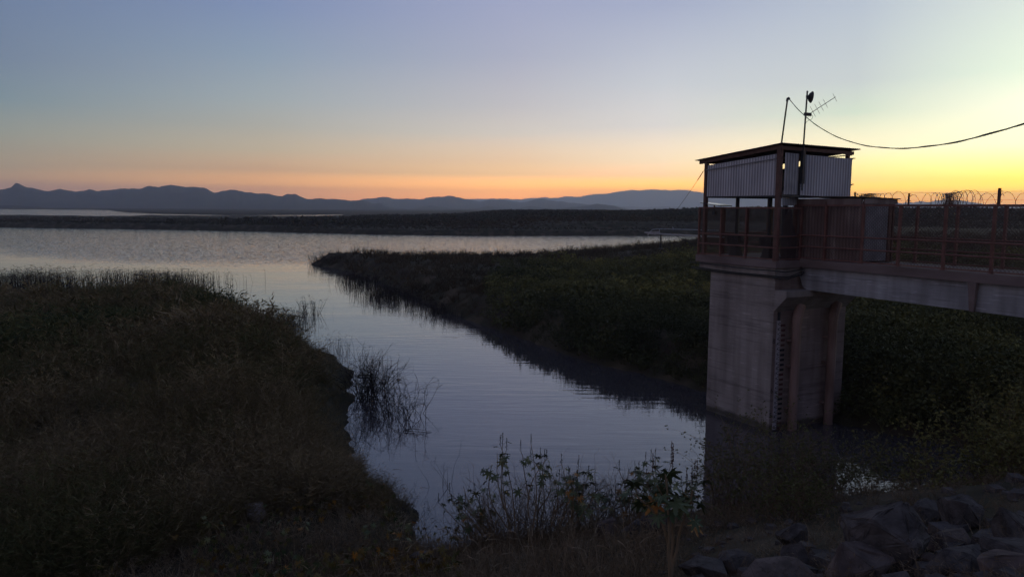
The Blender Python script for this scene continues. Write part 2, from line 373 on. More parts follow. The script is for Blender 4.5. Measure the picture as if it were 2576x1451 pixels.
# ------------------------------------------------------------------ mountains and hills (azimuth deg, elevation deg, at a real distance)
M1 = [(-43.11,0.25),(-37.89,0.836),(-33.96,0.938),(-33.44,1.072),(-33.11,1.327),(-32.7,1.212),(-32.38,1.093),(-31.64,0.957),(-31.32,0.836),(-30.76,0.998),(-29.88,0.886),(-29.31,0.947),(-29.08,1.029),(-28.74,0.931),(-28.04,0.916),(-27.09,1.117),(-26.5,1.154),(-25.89,1.218),(-25.6,1.33),(-25.04,1.26),(-24.66,1.374),(-24.17,1.411),(-22.91,1.352),(-22.15,1.255),(-21.39,0.936),(-20.86,1.11),(-20.07,1.233),(-19.28,1.077),(-18.21,1.007),(-17.12,0.879),(-16.02,0.863),(-15.47,0.669),(-14.92,0.589),(-13.51,0.516),(-12.37,0.497),(-10.94,0.364),(-8.61,-0.059)]
M2 = [(-16.05,-0.11),(-14.92,0.243),(-14.11,0.452),(-13.23,0.518),(-12.23,0.382),(-10.91,0.598),(-9.95,0.723),(-8.49,0.648),(-6.78,0.692),(-6.04,0.817),(-5.18,0.854),(-4.08,0.774),(-3.46,0.63),(-2.35,0.46),(-1.6,0.585),(-0.62,0.562),(0.52,0.421),(1.39,0.605),(2.14,0.699),(3.13,0.617),(4.35,0.387),(5.69,0.336),(8.06,0.115),(9.82,-0.108)]
M3 = [(-5.66,0.228),(-3.34,0.601),(-1.96,0.76),(-1.1,0.767),(0.13,0.716),(1.12,0.871),(2.14,0.907),(2.43,0.969),(2.88,0.793),(3.87,0.888),(5.09,0.895),(5.83,1.106),(7.53,1.261),(8.76,1.383),(10.68,1.403),(12.23,1.45),(13.54,1.279),(15.76,1.082),(19.02,1.255),(22.94,1.032),(25.44,0.816),(27.18,0.606),(28.51,0.661),(29.65,0.74),(30.42,0.689),(31.04,0.588),(31.98,0.539),(32.88,0.541),(33.6,0.444),(36.42,0.332),(41.8,0.465)]
M5 = [(-14.37,-0.33),(-12.84,0.086),(-12.09,0.237),(-11.28,0.39),(-10.79,0.277),(-10.33,0.017),(-9.9,-0.068),(-9.34,0.053),(-8.61,-0.059),(-7.73,-0.112),(-6.85,0.071),(-6.11,0.195),(-5.36,0.082),(-4.17,-0.029),(-2.98,-0.08),(-1.84,0.136),(-0.88,0.024),(0.02,-0.059),(1.4,0.159),(2.41,0.047),(3.61,-0.005),(4.5,0.121),(5.69,0.247),(6.34,0.37),(7.56,0.23),(8.8,-0.086),(10.69,-0.131),(12.13,-0.004),(13.84,-0.078),(16.36,-0.145)]
M6 = [(-46,0.02),(-41.48,0.03),(-37.93,0.132),(-34.02,-0.03),(-32.55,-0.07),(-30.82,-0.22),(-30.0,-0.36)]
M7 = [(-28,-0.38),(-26.91,-0.286),(-25.46,-0.198),(-24.47,-0.165),(-23.22,-0.157),(-21.94,-0.204),(-19.32,-0.272),(-17.15,-0.317),(-14.66,-0.331),(-12.67,-0.291),(-10.08,-0.363),(-8,-0.42)]
M8 = [(2.5,-0.05),(3.91,0.146),(5.4,0.245),(6.88,0.314),(8.06,0.233),(9.81,0.156),(11.55,0.226),(13.26,0.178),(14.95,0.247),(17.72,0.15),(20.4,-0.029),(24,0.05),(29,0.02),(36,0.1)]
ROCKM = mat('mountain_slope', (0.030, 0.032, 0.030), (0.055, 0.052, 0.045), scale=0.002, rough=0.95, spec=0.05)
def ridge(name, prof, D, label, seed, jag=5.0, depth=0.28):
    az = np.arange(prof[0][0], prof[-1][0], 0.07)
    el = np.interp(az, [p[0] for p in prof], [p[1] for p in prof])
    top = CAMZ+D*np.tan(np.radians(el))
    s = az*D/57.3
    top = top+jag*(0.7*fbm(s/(D*.035), s*0, seed, 3)+0.9*fbm(s/(D*.012), s*0, seed+2, 4))*D*0.0011
    ends = np.minimum(sstep(0, 1.2, az-az[0]), sstep(0, 1.2, az[-1]-az)); top = top*ends-5*(1-ends)
    t = np.linspace(-1, 0.7, 26)
    T, AZ = np.meshgrid(t, az, indexing='ij'); TOP = np.broadcast_to(top, T.shape)
    Rd = D*(1+T*depth)
    X = Rd*np.sin(np.radians(AZ)); Y = Rd*np.cos(np.radians(AZ))
    spur = fbm(X/(D*0.013), Y/(D*0.035), seed+9, 5)
    f = np.where(T < 0, (1+T)**1.15, (1-T/0.72)**0.9)
    f = np.clip(f+spur*0.55*np.clip(np.abs(T)*3, 0, 1)*(1-np.abs(T)), 0, 0.985 if True else 1)
    f = np.where(np.abs(T) < 0.03, 1.0, np.minimum(f, 0.985-0.3*np.abs(T)))
    Z = np.maximum(TOP*f, -4)
    o = grid_mesh(name, X, Y, Z, ROCKM); tag(o, kind='structure'); return o
HS = 0.42   # the ranges stand at these distances; the haze density goes with them
ridge('mountains', M1, 3700, '', 1.0)
ridge('mountains', M2, 5600, '', 2.0)
ridge('mountains', M3, 12400, '', 3.0, 4.0, .12)
ridge('hills', M5, 3700, '', 4.0, 1.2, 0.15)
ridge('hills', M8, 8200, '', 6.0, 1.2, 0.12)
ridge('hills', M6, 2300, '', 5.0, 0.4, 0.12)
ridge('hills', M7, 2600, '', 7.0, 0.5, 0.12)

# ------------------------------------------------------------------ haze
HB = MB(); HB.box((-14500, -14500, -6.5), (14500, 14500, 350))
hz = HB.build('haze', [], None); tag(hz, kind='stuff')
hm = bpy.data.materials.new('haze_air'); n, l = nodes(hm); n.clear()
out = n.new('ShaderNodeOutputMaterial'); pv = n.new('ShaderNodeVolumePrincipled')
pv.inputs['Color'].default_value = (0.82, 0.88, 1.0, 1); pv.inputs['Density'].default_value = 1.7e-4
pv.inputs['Density Attribute'].default_value = ''; pv.inputs['Anisotropy'].default_value = 0.35
l.new(pv.outputs[0], out.inputs['Volume']); hz.data.materials.append(hm)
#PART2
# ------------------------------------------------------------------ materials of the built things
def concrete_mat():
    m = bpy.data.materials.new('board_formed_concrete'); n, l = nodes(m); b = n['Principled BSDF']
    b.inputs['Roughness'].default_value = 0.9; b.inputs['Specular IOR Level'].default_value = 0.2
    tc = n.new('ShaderNodeTexCoord')
    def nz(scale, st, det, loc=(0,0,0)):
        mp = n.new('ShaderNodeMapping'); mp.inputs['Scale'].default_value = st; mp.inputs['Location'].default_value = loc
        l.new(tc.outputs['Object'], mp.inputs['Vector'])
        t = n.new('ShaderNodeTexNoise'); t.inputs['Scale'].default_value = scale; t.inputs['Detail'].default_value = det
        l.new(mp.outputs[0], t.inputs['Vector']); return t.outputs['Fac']
    def ramp(f, a, ca, b_, cb):
        r = n.new('ShaderNodeValToRGB'); r.color_ramp.elements[0].position = a; r.color_ramp.elements[0].color = (*ca, 1)
        r.color_ramp.elements[1].position = b_; r.color_ramp.elements[1].color = (*cb, 1); l.new(f, r.inputs['Fac']); return r.outputs['Color']
    base = ramp(nz(0.9, (1, 1, .8), 8), 0.30, (0.215, 0.190, 0.178), 0.68, (0.310, 0.280, 0.262))
    # board courses: thin dark horizontal seams broken up by noise
    seams = ramp(nz(1.0, (0.35, 0.35, 11), 3), 0.34, (0.68, 0.67, 0.67), 0.44, (1, 1, 1))
    chips = ramp(nz(1.0, (1.6, 1.6, 20), 4, (3, 1, 7)), 0.60, (1, 1, 1), 0.70, (1.5, 1.5, 1.55))
    streak = ramp(nz(1.0, (3, 3, 0.25), 4, (1, 5, 2)), 0.35, (0.72, 0.70, 0.70), 0.6, (1, 1, 1))
    cur = base
    for s in (seams, chips, streak):
        mx = n.new('ShaderNodeMix'); mx.data_type = 'RGBA'; mx.blend_type = 'MULTIPLY'; mx.inputs['Factor'].default_value = 0.85
        l.new(cur, mx.inputs[6]); l.new(s, mx.inputs[7]); cur = mx.outputs[2]
    gm = n.new('ShaderNodeNewGeometry'); sz = n.new('ShaderNodeSeparateXYZ'); l.new(gm.outputs['Position'], sz.inputs[0])
    ed = n.new('ShaderNodeMath'); ed.operation = 'MULTIPLY_ADD'; l.new(nz(1.0, (2, 2, 1), 4, (8, 1, 2)), ed.inputs[0]); ed.inputs[1].default_value = -.35; l.new(sz.outputs['Z'], ed.inputs[2])
    damp = ramp(ed.outputs[0], 0.02, (0.32, 0.33, 0.30), 0.14, (1, 1, 1))
    mx = n.new('ShaderNodeMix'); mx.data_type = 'RGBA'; mx.blend_type = 'MULTIPLY'; mx.inputs['Factor'].default_value = 1
    l.new(cur, mx.inputs[6]); l.new(damp, mx.inputs[7]); cur = mx.outputs[2]
    l.new(cur, b.inputs['Base Color'])
    bp = n.new('ShaderNodeBump'); bp.inputs['Strength'].default_value = 0.7; bp.inputs['Distance'].default_value = 0.02
    l.new(nz(1.0, (1.2, 1.2, 13), 5, (2, 2, 2)), bp.inputs['Height']); l.new(bp.outputs[0], b.inputs['Normal'])
    return m
CONC = concrete_mat()
CONCR = concrete_mat(); CONCR.name = 'rust_stained_concrete'
for e_ in CONCR.node_tree.nodes:
    if e_.type == 'VALTORGB' and e_.color_ramp.elements[0].color[0] < 0.25:
        e_.color_ramp.elements[0].color = (0.165, 0.122, 0.112, 1); e_.color_ramp.elements[1].color = (0.270, 0.212, 0.195, 1)
BEAMC = concrete_mat(); BEAMC.name = 'beam_concrete'
for e_ in BEAMC.node_tree.nodes:
    if e_.type == 'VALTORGB' and abs(e_.color_ramp.elements[0].color[0]-.215) < .01:
        e_.color_ramp.elements[0].color = (0.200, 0.204, 0.215, 1); e_.color_ramp.elements[1].color = (0.33, 0.336, 0.352, 1)
DECKC = mat('deck_concrete', (0.12, 0.09, 0.085), (0.19, 0.15, 0.145), scale=1.6, rough=0.9, bump=0.4, bscale=10, stretch=(1, 0.4, 1))
OXIDE = mat('red_oxide_paint', (0.120, 0.054, 0.045), (0.185, 0.090, 0.074), scale=4, rough=0.65, bump=0.2, bscale=30)
RUSTB = mat('brown_primer_steel', (0.085, 0.045, 0.038), (0.13, 0.070, 0.055), scale=5, rough=0.7, bump=0.2, bscale=30)
PIPEM = mat('rusty_pipe', (0.150, 0.095, 0.080), (0.235, 0.16, 0.14), scale=2.5, rough=0.6, bump=0.3, bscale=18, stretch=(1, 1, 0.3))
GALV = mat('galvanised_sheet', (0.50, 0.51, 0.56), (0.62, 0.63, 0.68), scale=1.2, rough=0.5, metal=0.25, spec=0.4, stretch=(1, 1, 0.5))
GALVP = mat('weathered_white_sheet', (0.38, 0.38, 0.40), (0.52, 0.52, 0.54), scale=2.5, rough=0.7)
def rib_shade(m, k=.55):  # painted shade: darkens the rib valleys in the base colour so the ribs read
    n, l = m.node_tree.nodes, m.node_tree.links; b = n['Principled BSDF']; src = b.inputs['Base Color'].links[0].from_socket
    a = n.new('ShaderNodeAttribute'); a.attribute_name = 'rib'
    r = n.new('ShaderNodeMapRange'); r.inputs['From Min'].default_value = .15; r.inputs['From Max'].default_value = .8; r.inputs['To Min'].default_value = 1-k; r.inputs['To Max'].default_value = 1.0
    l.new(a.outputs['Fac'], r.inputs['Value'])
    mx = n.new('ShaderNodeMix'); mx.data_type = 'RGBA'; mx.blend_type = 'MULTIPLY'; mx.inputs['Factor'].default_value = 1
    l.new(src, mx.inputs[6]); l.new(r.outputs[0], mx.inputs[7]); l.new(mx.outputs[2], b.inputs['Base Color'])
rib_shade(GALV); rib_shade(GALVP)
PANELG = mat('grey_weathered_panel', (0.20, 0.195, 0.20), (0.30, 0.29, 0.295), scale=2.5, rough=0.75)
SHEDM = mat('rust_stained_sheet', (0.18, 0.125, 0.112), (0.34, 0.27, 0.25), scale=1.2, rough=0.75, stretch=(1.5, 1.5, 0.4), c3=(0.21, 0.155, 0.145))
rib_shade(SHEDM, .35); rib_shade(PANELG, .3)
ROOFM = mat('weathered_roof_sheet', (0.07, 0.055, 0.05), (0.13, 0.11, 0.11), scale=2, rough=0.7)
DARKM = mat('dark_steel', (0.020, 0.022, 0.028), (0.035, 0.037, 0.045), scale=6, rough=0.5, metal=0.2)
IRON = mat('cast_iron', (0.030, 0.028, 0.030), (0.055, 0.052, 0.055), scale=8, rough=0.6)
WIREM = mat('rusted_wire', (0.10, 0.055, 0.035), rough=0.6)
MESHM = mat('rusty_chain_link', (0.085, 0.05, 0.042), rough=0.6)
WHITEM = mat('gauge_white_enamel', (0.34, 0.31, 0.33), (0.20, 0.18, 0.19), scale=9, rough=0.6, lo=0.45, hi=0.7)
BLACKP = mat('black_paint', (0.012, 0.012, 0.014), rough=0.6)
REDP = mat('red_paint', (0.075, 0.028, 0.026), rough=0.7)
TARPM = mat('dark_tarp', (0.030, 0.024, 0.024), (0.055, 0.045, 0.043), scale=5, rough=0.85, bump=0.5, bscale=12)
CABLEM = mat('cable_sheath', (0.03, 0.032, 0.03), rough=0.6)
ALUM = mat('light_alloy', (0.33, 0.34, 0.37), rough=0.4, metal=0.5)
SOLAR = mat('panel_glass', (0.02, 0.025, 0.05), rough=0.15, spec=0.5)

# ------------------------------------------------------------------ intake tower frame: local x = along the end face (V), local y = along the bridge away from us (U)
OX, OY, AZR = 9.42, 26.95, R(27.3)
class Thing:
    def __init__(s, name, label, cat, base, group=None):
        s.base = base
        c, q = math.cos(AZR), math.sin(AZR)
        s.o = empty(name, (OX+c*base[0]-q*base[1], OY+q*base[0]+c*base[1], base[2]), AZR)
        tag(s.o, label, cat, group)
    def part(s, name, mb, m, parent=None, **k):
        o = mb.build(name, m, parent or s.o, base=s.base, **k); return o
ZD = 6.30       # deck level

# --- tower
tw = Thing('intake_tower', 'weathered concrete intake tower standing in the water, carrying the metal hut', 'tower', (1.9, 1.7, -1.6))
b = MB(); b.box((0, 0, -1.6), (3.8, 3.35, 5.68)); sh_ = tw.part('shaft', b, CONC, bevel=0.02)
sh_.data.materials.append(CONCR)
for p in sh_.data.polygons:
    if p.normal.y < -0.9: p.material_index = 1
# corbel bracket towards the bridge, coplanar with the shaft's side, chamfered below
b = MB(); b.prism([(-0.003, 4.42), (-0.56, 4.98), (-0.56, 5.20), (-0.003, 5.20)], 'x', 0.003, 3.797); tw.part('corbel', b, CONC)
b = MB(); b.box((-0.16, -0.16, 5.98), (3.96, 4.08, 6.25)); tw.part('deck_slab', b, DECKC, bevel=0.01)
b = MB(); b.box((-0.06, -0.06, 5.683), (3.86, 3.95, 5.977)); tw.part('slab_rib', b, CONC, bevel=0.01)
for V0 in (0.93, 2.83):
    b = MB(); b.tube([(V0, -0.24, -1.5), (V0, -0.24, 4.02)], 0.17, 12)
    p = tw.part('riser_pipe', b, PIPEM, smooth=False)
    b = MB(); b.tube([(V0, -0.24, 3.98), (V0+0.02, -0.24, 4.15), (V0+0.12, -0.22, 4.40), (V0+0.22, -0.20, 4.62)], 0.185, 12); tw.part('pipe_elbow', b, PIPEM, parent=p)
    for zz in (0.8, 2.35, 3.3):
        b = MB(); b.box((V0-0.24, -0.20, zz), (V0+0.24, -0.003, zz+0.05)); tw.part('pipe_clamp', b, PIPEM, parent=p)
# staff gauge: white enamelled strip with tick marks, painted blocks beside it
b = MB(); b.box((0.17, -0.05, 0.05), (0.33, -0.003, 4.08)); sg = tw.part('staff_gauge', b, WHITEM)
b = MB(); z = 0.12; k = 0
while z < 4.05:
    wd = 0.13 if k % 5 == 0 else 0.075
    b.box((0.33-wd, -0.053, z), (0.325, -0.0505, z+0.016)); 
    if k % 2 == 0: b.box((0.19, -0.053, z+0.03), (0.215, -0.0505, z+0.075)); b.box((0.225, -0.053, z+0.03), (0.245, -0.0505, z+0.075))
    z += 0.09; k += 1
tw.part('tick_marks', b, BLACKP, parent=sg)
b = MB(); b.box((0.21, -0.045, 4.09), (0.30, -0.003, 4.40)); tw.part('gauge_post', b, DARKM, parent=sg)
bb, br = MB(), MB()
for i in range(23):
    zt = 3.93-i*0.182
    if zt < 0.02: break
    long = i % 5 == 0; b = MB()
    b.box((0.36 if long else 0.42, -0.006, zt-0.085), (0.62, -0.002, zt)); tw.part('gauge_block', b, BLACKP if (i//5) % 2 == 1 else REDP)
def numeral(txt, V, z, size, m, parent_thing):
    cu = bpy.data.curves.new('numeral', 'FONT'); cu.body = txt; cu.size = size; cu.extrude = 0.001
    tmp = bpy.data.objects.new('tmp', cu); COL.objects.link(tmp)
    dg = bpy.context.evaluated_depsgraph_get(); me = bpy.data.meshes.new_from_object(tmp.evaluated_get(dg))
    bpy.data.objects.remove(tmp)
    me.transform(Matrix.Translation((V-parent_thing.base[0], -0.008-parent_thing.base[1], z-parent_thing.base[2])) @ Matrix.Rotation(R(90), 4, 'X'))
    me.materials.clear(); return link('numeral', me, m, parent_thing.o)
for t_, z_ in (('8', 3.25), ('6', 1.43), ('5', 0.52)):
    numeral(t_, 0.0, z_, 0.26, BLACKP, tw)
# service conduits lying along the slab edge
for k, (zz, off, d0) in enumerate(((5.92, -0.20, 0.0), (5.72, -0.12, -0.04), (5.66, -0.10, 0.02))):
    b = MB(); pts = []
    for t in np.linspace(0, 1, 14):
        U = 4.35-4.45*t; pts.append((off, U, zz-0.02*t+0.015*math.sin(7*t+k)))
    pts += [(off+0.35, -0.32, zz-0.06), (1.05, -0.34, zz+0.02+0.12*(k > 0))]
    b.tube(pts, 0.022, 6); tw.part('conduit', b, CABLEM)

# --- foot bridge
fb = Thing('footbridge', 'concrete beam footbridge running from the tower to the right edge', 'bridge', (2.1, -6, 5.0))
VB = 1.10; VF = 3.2
b = MB(); b.prism([(VB-0.10, 6.02), (VF+0.1, 6.02), (VF+0.1, ZD), (VB-0.10, ZD)], 'y', -24, -0.165); fb.part('deck', b, DECKC)
poly = [(-24, 5.14), (-0.28, 5.203), (-0.17, 5.30), (-0.05, 5.70), (-0.03, 5.80), (-0.165, 5.975), (-0.3, 6.017), (-24, 6.017)]
poly = [(-24, 5.10), (-0.42, 5.203), (-0.24, 5.30), (-0.10, 5.62), (-0.07, 5.675), (-0.18, 5.675), (-0.185, 6.017), (-24, 6.017)]
b = MB(); b.prism(poly, 'x', VB+0.04, VB+0.34); fb.part('beam', b, BEAMC)
b = MB(); b.prism(poly, 'x', VF-0.30, VF); fb.part('beam', b, BEAMC)
for U in (-6.45, -12.5, -18.5):
    b = MB(); b.prism([(VB-0.02, 6.017), (VB+0.037, 6.017), (VB+0.037, 5.18), (VB+0.02, 5.18)], 'y', U-0.10, U+0.10)
    # tapered stiffener: thin at foot
    b2 = MB(); b2.add([(VB-0.13, U-0.12, 6.015), (VB-0.13, U+0.12, 6.015), (VB+0.037, U+0.12, 6.015), (VB+0.037, U-0.12, 6.015),
                       (VB-0.07, U-0.07, 5.17), (VB-0.07, U+0.06, 5.17), (VB+0.037, U+0.05, 5.17), (VB+0.037, U-0.06, 5.17)],
                      [(0,1,2,3),(7,6,5,4),(0,4,5,1),(1,5,6,2),(2,6,7,3),(3,7,4,0)])
    fb.part('bracket', b2, DECKC)

# --- fences
def chain_link(mb, a, b_, z0, z1, pitch=0.080, r=0.0055):
    """two families of slanted wires filling the panel from a to b (2D), z0..z1"""
    ax, ay = a; bx, by = b_; L = math.hypot(bx-ax, by-ay); ex, ey = (bx-ax)/L, (by-ay)/L; Hh = z1-z0
    def P(s, z, o): return (ax+ex*s-ey*o, ay+ey*s+ex*o, z)
    s = -Hh
    while s < L:
        s0, za, s1, zb = s, z0, s+Hh, z1
        if s0 < 0: za = z0-s0; s0 = 0
        if s1 > L: zb = z1-(s1-L); s1 = L
        if zb-za > 0.03:
            mb.tube([P(s0, za, 0.003), P(s1, zb, 0.003)], r, 3, cap=False)
            mb.tube([P(L-s0, za, -0.003), P(L-s1, zb, -0.003)], r, 3, cap=False)
        s += pitch*1.414
def fence(name, label, runs, H_, group=None, z0=ZD, base=None, wires=True):
    """runs: list of (list of 2D post points); posts are angle irons, three rails, chain-link infill"""
    p0 = runs[0][0]
    T = Thing(name, label, 'fence', (p0[0], p0[1], z0), group)
    seen = set()
    for run in runs:
        a, e = run[0], run[-1]; dx, dy = e[0]-a[0], e[1]-a[1]; L = math.hypot(dx, dy); dx /= L; dy /= L
        for p in run:
            if (round(p[0], 2), round(p[1], 2)) in seen: continue
            seen.add((round(p[0], 2), round(p[1], 2)))
            b = MB(); wd = 0.085
            # angle iron: two leaves
            b.bar((p[0]-dx*wd/2*0, p[1], z0), (p[0], p[1], z0+H_), 0.10, 0.012, up=(-dy, dx, 0))
            b.bar((p[0]+dx*0.046, p[1]+dy*0.046, z0), (p[0]+dx*0.046, p[1]+dy*0.046, z0+H_), 0.012, 0.09, up=(-dy, dx, 0))
            b.box((p[0]-0.07, p[1]-0.07, z0), (p[0]+0.07, p[1]+0.07, z0+0.012))
            T.part('post', b, OXIDE)
        for zz, w_ in ((H_-0.025, 0.055), (0.86, 0.05), (0.46, 0.05), (0.05, 0.04)):
            b = MB()
            if w_ == 0.05: b.tube([(a[0], a[1], z0+zz), (e[0], e[1], z0+zz)], 0.028, 8)
            else: b.bar((a[0], a[1], z0+zz), (e[0], e[1], z0+zz), w_, w_)
            T.part('rail', b, OXIDE)
        b = MB(); chain_link(b, a, e, z0+0.07, z0+H_-0.05); T.part('mesh_panel', b, MESHM)
    return T
near = [0.21, -1.14, -2.63, -3.97, -5.46, -6.88, -8.3, -9.75, -11.2, -12.6]
fence('bridge_fence', 'red painted mesh fence along the near side of the footbridge', [[(VB, u) for u in near]], 1.95)
farp = [0.6, -0.5, -1.8, -3.1, -4.49, -5.99, -7.4, -8.9, -10.4, -12, -13.5]
fence('bridge_fence', 'red painted mesh fence along the far side of the footbridge, under the razor wire', [[(VF, u) for u in farp]], 1.95)
H2 = 1.90
fence('platform_fence', 'red painted mesh fence around the tower platform below the hut',
      [[(-0.1, 4.0), (-0.1, 2.75), (-0.1, 1.42), (-0.1, -0.08)], [(-0.1, -0.08), (VB-0.02, -0.08)],
       [(-0.1, 4.0), (1.2, 4.0), (2.5, 4.0), (3.85, 4.0)], [(3.85, 4.0), (3.85, 2.6), (3.85, 1.3), (3.85, -0.08)]], H2, z0=6.25)

# --- razor wire posts, coils and strand on the far fence
T = Thing('razor_wire', 'loose coils of rusty razor wire strung along the far fence top', 'razor wire', (VF, -1, ZD+1.95))
rw = MB(); pts = []; rnd = random.Random(4)
U = -0.9; th = 0
while U > -13:
    rad_ = 0.20+0.045*math.sin(U*2.3)+0.035*math.sin(U*5.1+1)
    sq = 1.0+0.5*math.sin(U*1.7+0.6)
    pts.append((VF+0.11*math.cos(th)*1.2, U+0.16*math.sin(th*1.0)*sq, ZD+1.95+0.20+rad_*math.sin(th+0.5*math.sin(U))))
    pts[-1] = (pts[-1][0], U+rad_*0.9*math.cos(th), ZD+1.96+0.19+rad_*math.sin(th))
    th += 0.34; U -= 0.017*(1.0+0.93*math.sin(U*2.1+1.0))
rw.tube(pts, 0.008, 3, cap=False); T.part('coil', rw, WIREM)
pts2 = [(p[0]+0.05, p[1]+0.3+0.1*math.sin(i*0.13), p[2]-0.03+0.03*math.sin(i*0.31)) for i, p in enumerate(pts[::1])]
rw = MB(); rw.tube([p for i, p in enumerate(pts2) if math.sin(p[1]*1.9+2) > -0.1] , 0.0055, 3, cap=False); 
# (drop the long jumps by rebuilding in runs)
rw = MB(); run = []
for i, p in enumerate(pts2):
    if math.sin(p[1]*1.35+2) > 0.2: run.append(p)
    else:
        if len(run) > 5: rw = MB(); rw.tube(run, 0.007, 3, cap=False); T.part('coil', rw, WIREM)
        run = []
if len(run) > 5: rw = MB(); rw.tube(run, 0.007, 3, cap=False); T.part('coil', rw, WIREM)
for zz in (0.16, 0.42):
    rw = MB(); q = []
    for u in np.linspace(-0.6, -13, 40): q.append((VF, u, ZD+1.95+zz-0.02*abs(math.sin(u*1.1))))
    rw.tube(q, 0.004, 3, cap=False); T.part('strand', rw, WIREM)
for u, hh, rr in ((-0.6, 0.48, 0.022), (-2.75, 0.40, 0.022), (-5.75, 0.52, 0.035), (-8.6, 0.5, 0.03), (-11.5, 0.5, 0.03)):
    rw = MB(); rw.bar((VF, u, ZD+1.95), (VF, u, ZD+1.95+hh), rr*2, rr*2)
    T.part('wire_post', rw, RUSTB)
    for zz in (0.12, 0.40):
        ring = MB(); ring.tube([(VF, u-0.06+0.035*math.cos(a), ZD+1.95+min(zz, hh-0.05)+0.035*math.sin(a)) for a in np.linspace(0, 6.283, 10)], 0.006, 4); T.part('insulator', ring, DARKM)

# --- corrugated sheet
def corrugated(a, b_, zlo, zhi, amp=0.030, pitch=0.135, th=0.003, n=8, zhi2=None, zlo2=None):
    """vertical sheet from 2D a to b; the ribs are vertical; zhi/zlo may differ at the b end"""
    ax, ay = a; bx, by = b_; L = math.hypot(bx-ax, by-ay); ex, ey = (bx-ax)/L, (by-ay)/L
    zhi2 = zhi if zhi2 is None else zhi2; zlo2 = zlo if zlo2 is None else zlo2
    N = max(2, int(L/pitch*n)); mb = MB(); vs = []; fs = []
    for s_ in (0, th):
        for i in range(N+1):
            s = L*i/N; o = amp*math.sin(2*math.pi*s/pitch)+s_
            t = i/N
            vs.append((ax+ex*s-ey*o, ay+ey*s+ex*o, zlo+(zlo2-zlo)*t)); vs.append((ax+ex*s-ey*o, ay+ey*s+ex*o, zhi+(zhi2-zhi)*t))
    M = 2*(N+1)
    for i in range(N):
        k = 2*i; fs.append((k, k+2, k+3, k+1)); fs.append((M+k, M+k+1, M+k+3, M+k+2))
        fs.append((k+1, k+3, M+k+3, M+k+1)); fs.append((k, M+k, M+k+2, k+2))
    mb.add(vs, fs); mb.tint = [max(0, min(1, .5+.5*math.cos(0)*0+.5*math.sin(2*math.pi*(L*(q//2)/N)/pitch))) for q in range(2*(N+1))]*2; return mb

# --- the raised metal hut on posts
hut = Thing('metal_hut', 'raised hut of pale corrugated sheet on brown posts above the tower', 'hut', (1.7, 1.9, 6.25))
ZW = 8.56
for name_, (V, U), top, wd, m in (('corner_post', (-0.04, -0.02), 10.30, 0.16, RUSTB), ('corner_post', (-0.04, 3.72), 9.98, 0.14, RUSTB),
                        ('corner_post', (3.42, -0.02), 10.2, 0.12, RUSTB), ('corner_post', (3.42, 3.72), 9.9, 0.12, RUSTB)):
    b = MB(); b.box((V-wd/2, U-wd/2, 6.253), (V+wd/2, U+wd/2, top)); hut.part('corner_post', b, m, bevel=0.006)
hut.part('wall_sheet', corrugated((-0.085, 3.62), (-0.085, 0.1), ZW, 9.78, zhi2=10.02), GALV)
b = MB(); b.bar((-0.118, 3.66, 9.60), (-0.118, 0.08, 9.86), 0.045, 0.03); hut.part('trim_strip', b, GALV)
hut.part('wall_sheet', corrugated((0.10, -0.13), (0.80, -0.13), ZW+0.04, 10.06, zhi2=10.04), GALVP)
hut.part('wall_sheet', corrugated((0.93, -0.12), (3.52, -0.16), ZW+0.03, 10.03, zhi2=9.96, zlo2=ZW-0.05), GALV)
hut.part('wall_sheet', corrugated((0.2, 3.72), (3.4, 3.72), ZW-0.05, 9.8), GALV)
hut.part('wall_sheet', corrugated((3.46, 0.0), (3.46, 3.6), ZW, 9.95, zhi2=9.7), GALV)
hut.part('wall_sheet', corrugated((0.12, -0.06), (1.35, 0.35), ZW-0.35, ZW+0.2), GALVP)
for a_, e_ in (((-0.05, -0.05, ZW-0.02), (-0.05, 3.75, ZW-0.02)), ((0.0, -0.10, ZW), (3.5, -0.12, ZW-0.06)), ((3.45, 0, ZW), (3.45, 3.7, ZW)), ((0, 3.68, ZW), (3.4, 3.68, ZW))):
    b = MB(); b.bar(a_, e_, 0.05, 0.06); hut.part('floor_angle', b, DARKM)
# roof frame and roof sheet falling towards the lake
for V in (-0.06, 3.46):
    b = MB(); b.bar((V, -0.12, 10.27), (V, 4.1, 9.93), 0.08, 0.16); hut.part('roof_beam', b, RUSTB)
for U, zz in ((-0.10, 10.22), (1.9, 10.08), (3.72, 9.92)):
    b = MB(); b.bar((-0.1, U, zz), (3.62, U, zz-0.05), 0.07, 0.12); hut.part('roof_beam', b, RUSTB)
b = MB(); b.bar((2.3, -0.13, 9.98), (3.5, -0.13, 10.10), 0.04, 0.04); hut.part('strut', b, RUSTB)
rf = MB(); vs = []; fs = []; Nn = 300
for s_ in (0, 0.004):
    for i in range(Nn+1):
        V = -0.22+4.05*i/Nn; o = 0.016*math.sin(2*math.pi*V/0.11)+s_
        zb = 10.37-0.05*i/Nn
        for U in (-0.26, 4.25): vs.append((V, U, zb-0.082*(U+0.26)+o))
Mm = 2*(Nn+1)
for i in range(Nn):
    k = 2*i; fs += [(k, k+2, k+3, k+1), (Mm+k, Mm+k+1, Mm+k+3, Mm+k+2), (k, Mm+k, Mm+k+2, k+2), (k+1, k+3, Mm+k+3, Mm+k+1)]
rf.add(vs, fs); hut.part('roof', rf, ROOFM)
for zz in (9.98, 9.02):
    b = MB(); b.bar((3.5, -0.05, zz), (3.74, -0.10, zz+0.01), 0.03, 0.03); b.bar((3.5, -0.05, zz-0.12), (3.66, -0.08, zz), 0.02); hut.part('side_bracket', b, DARKM)

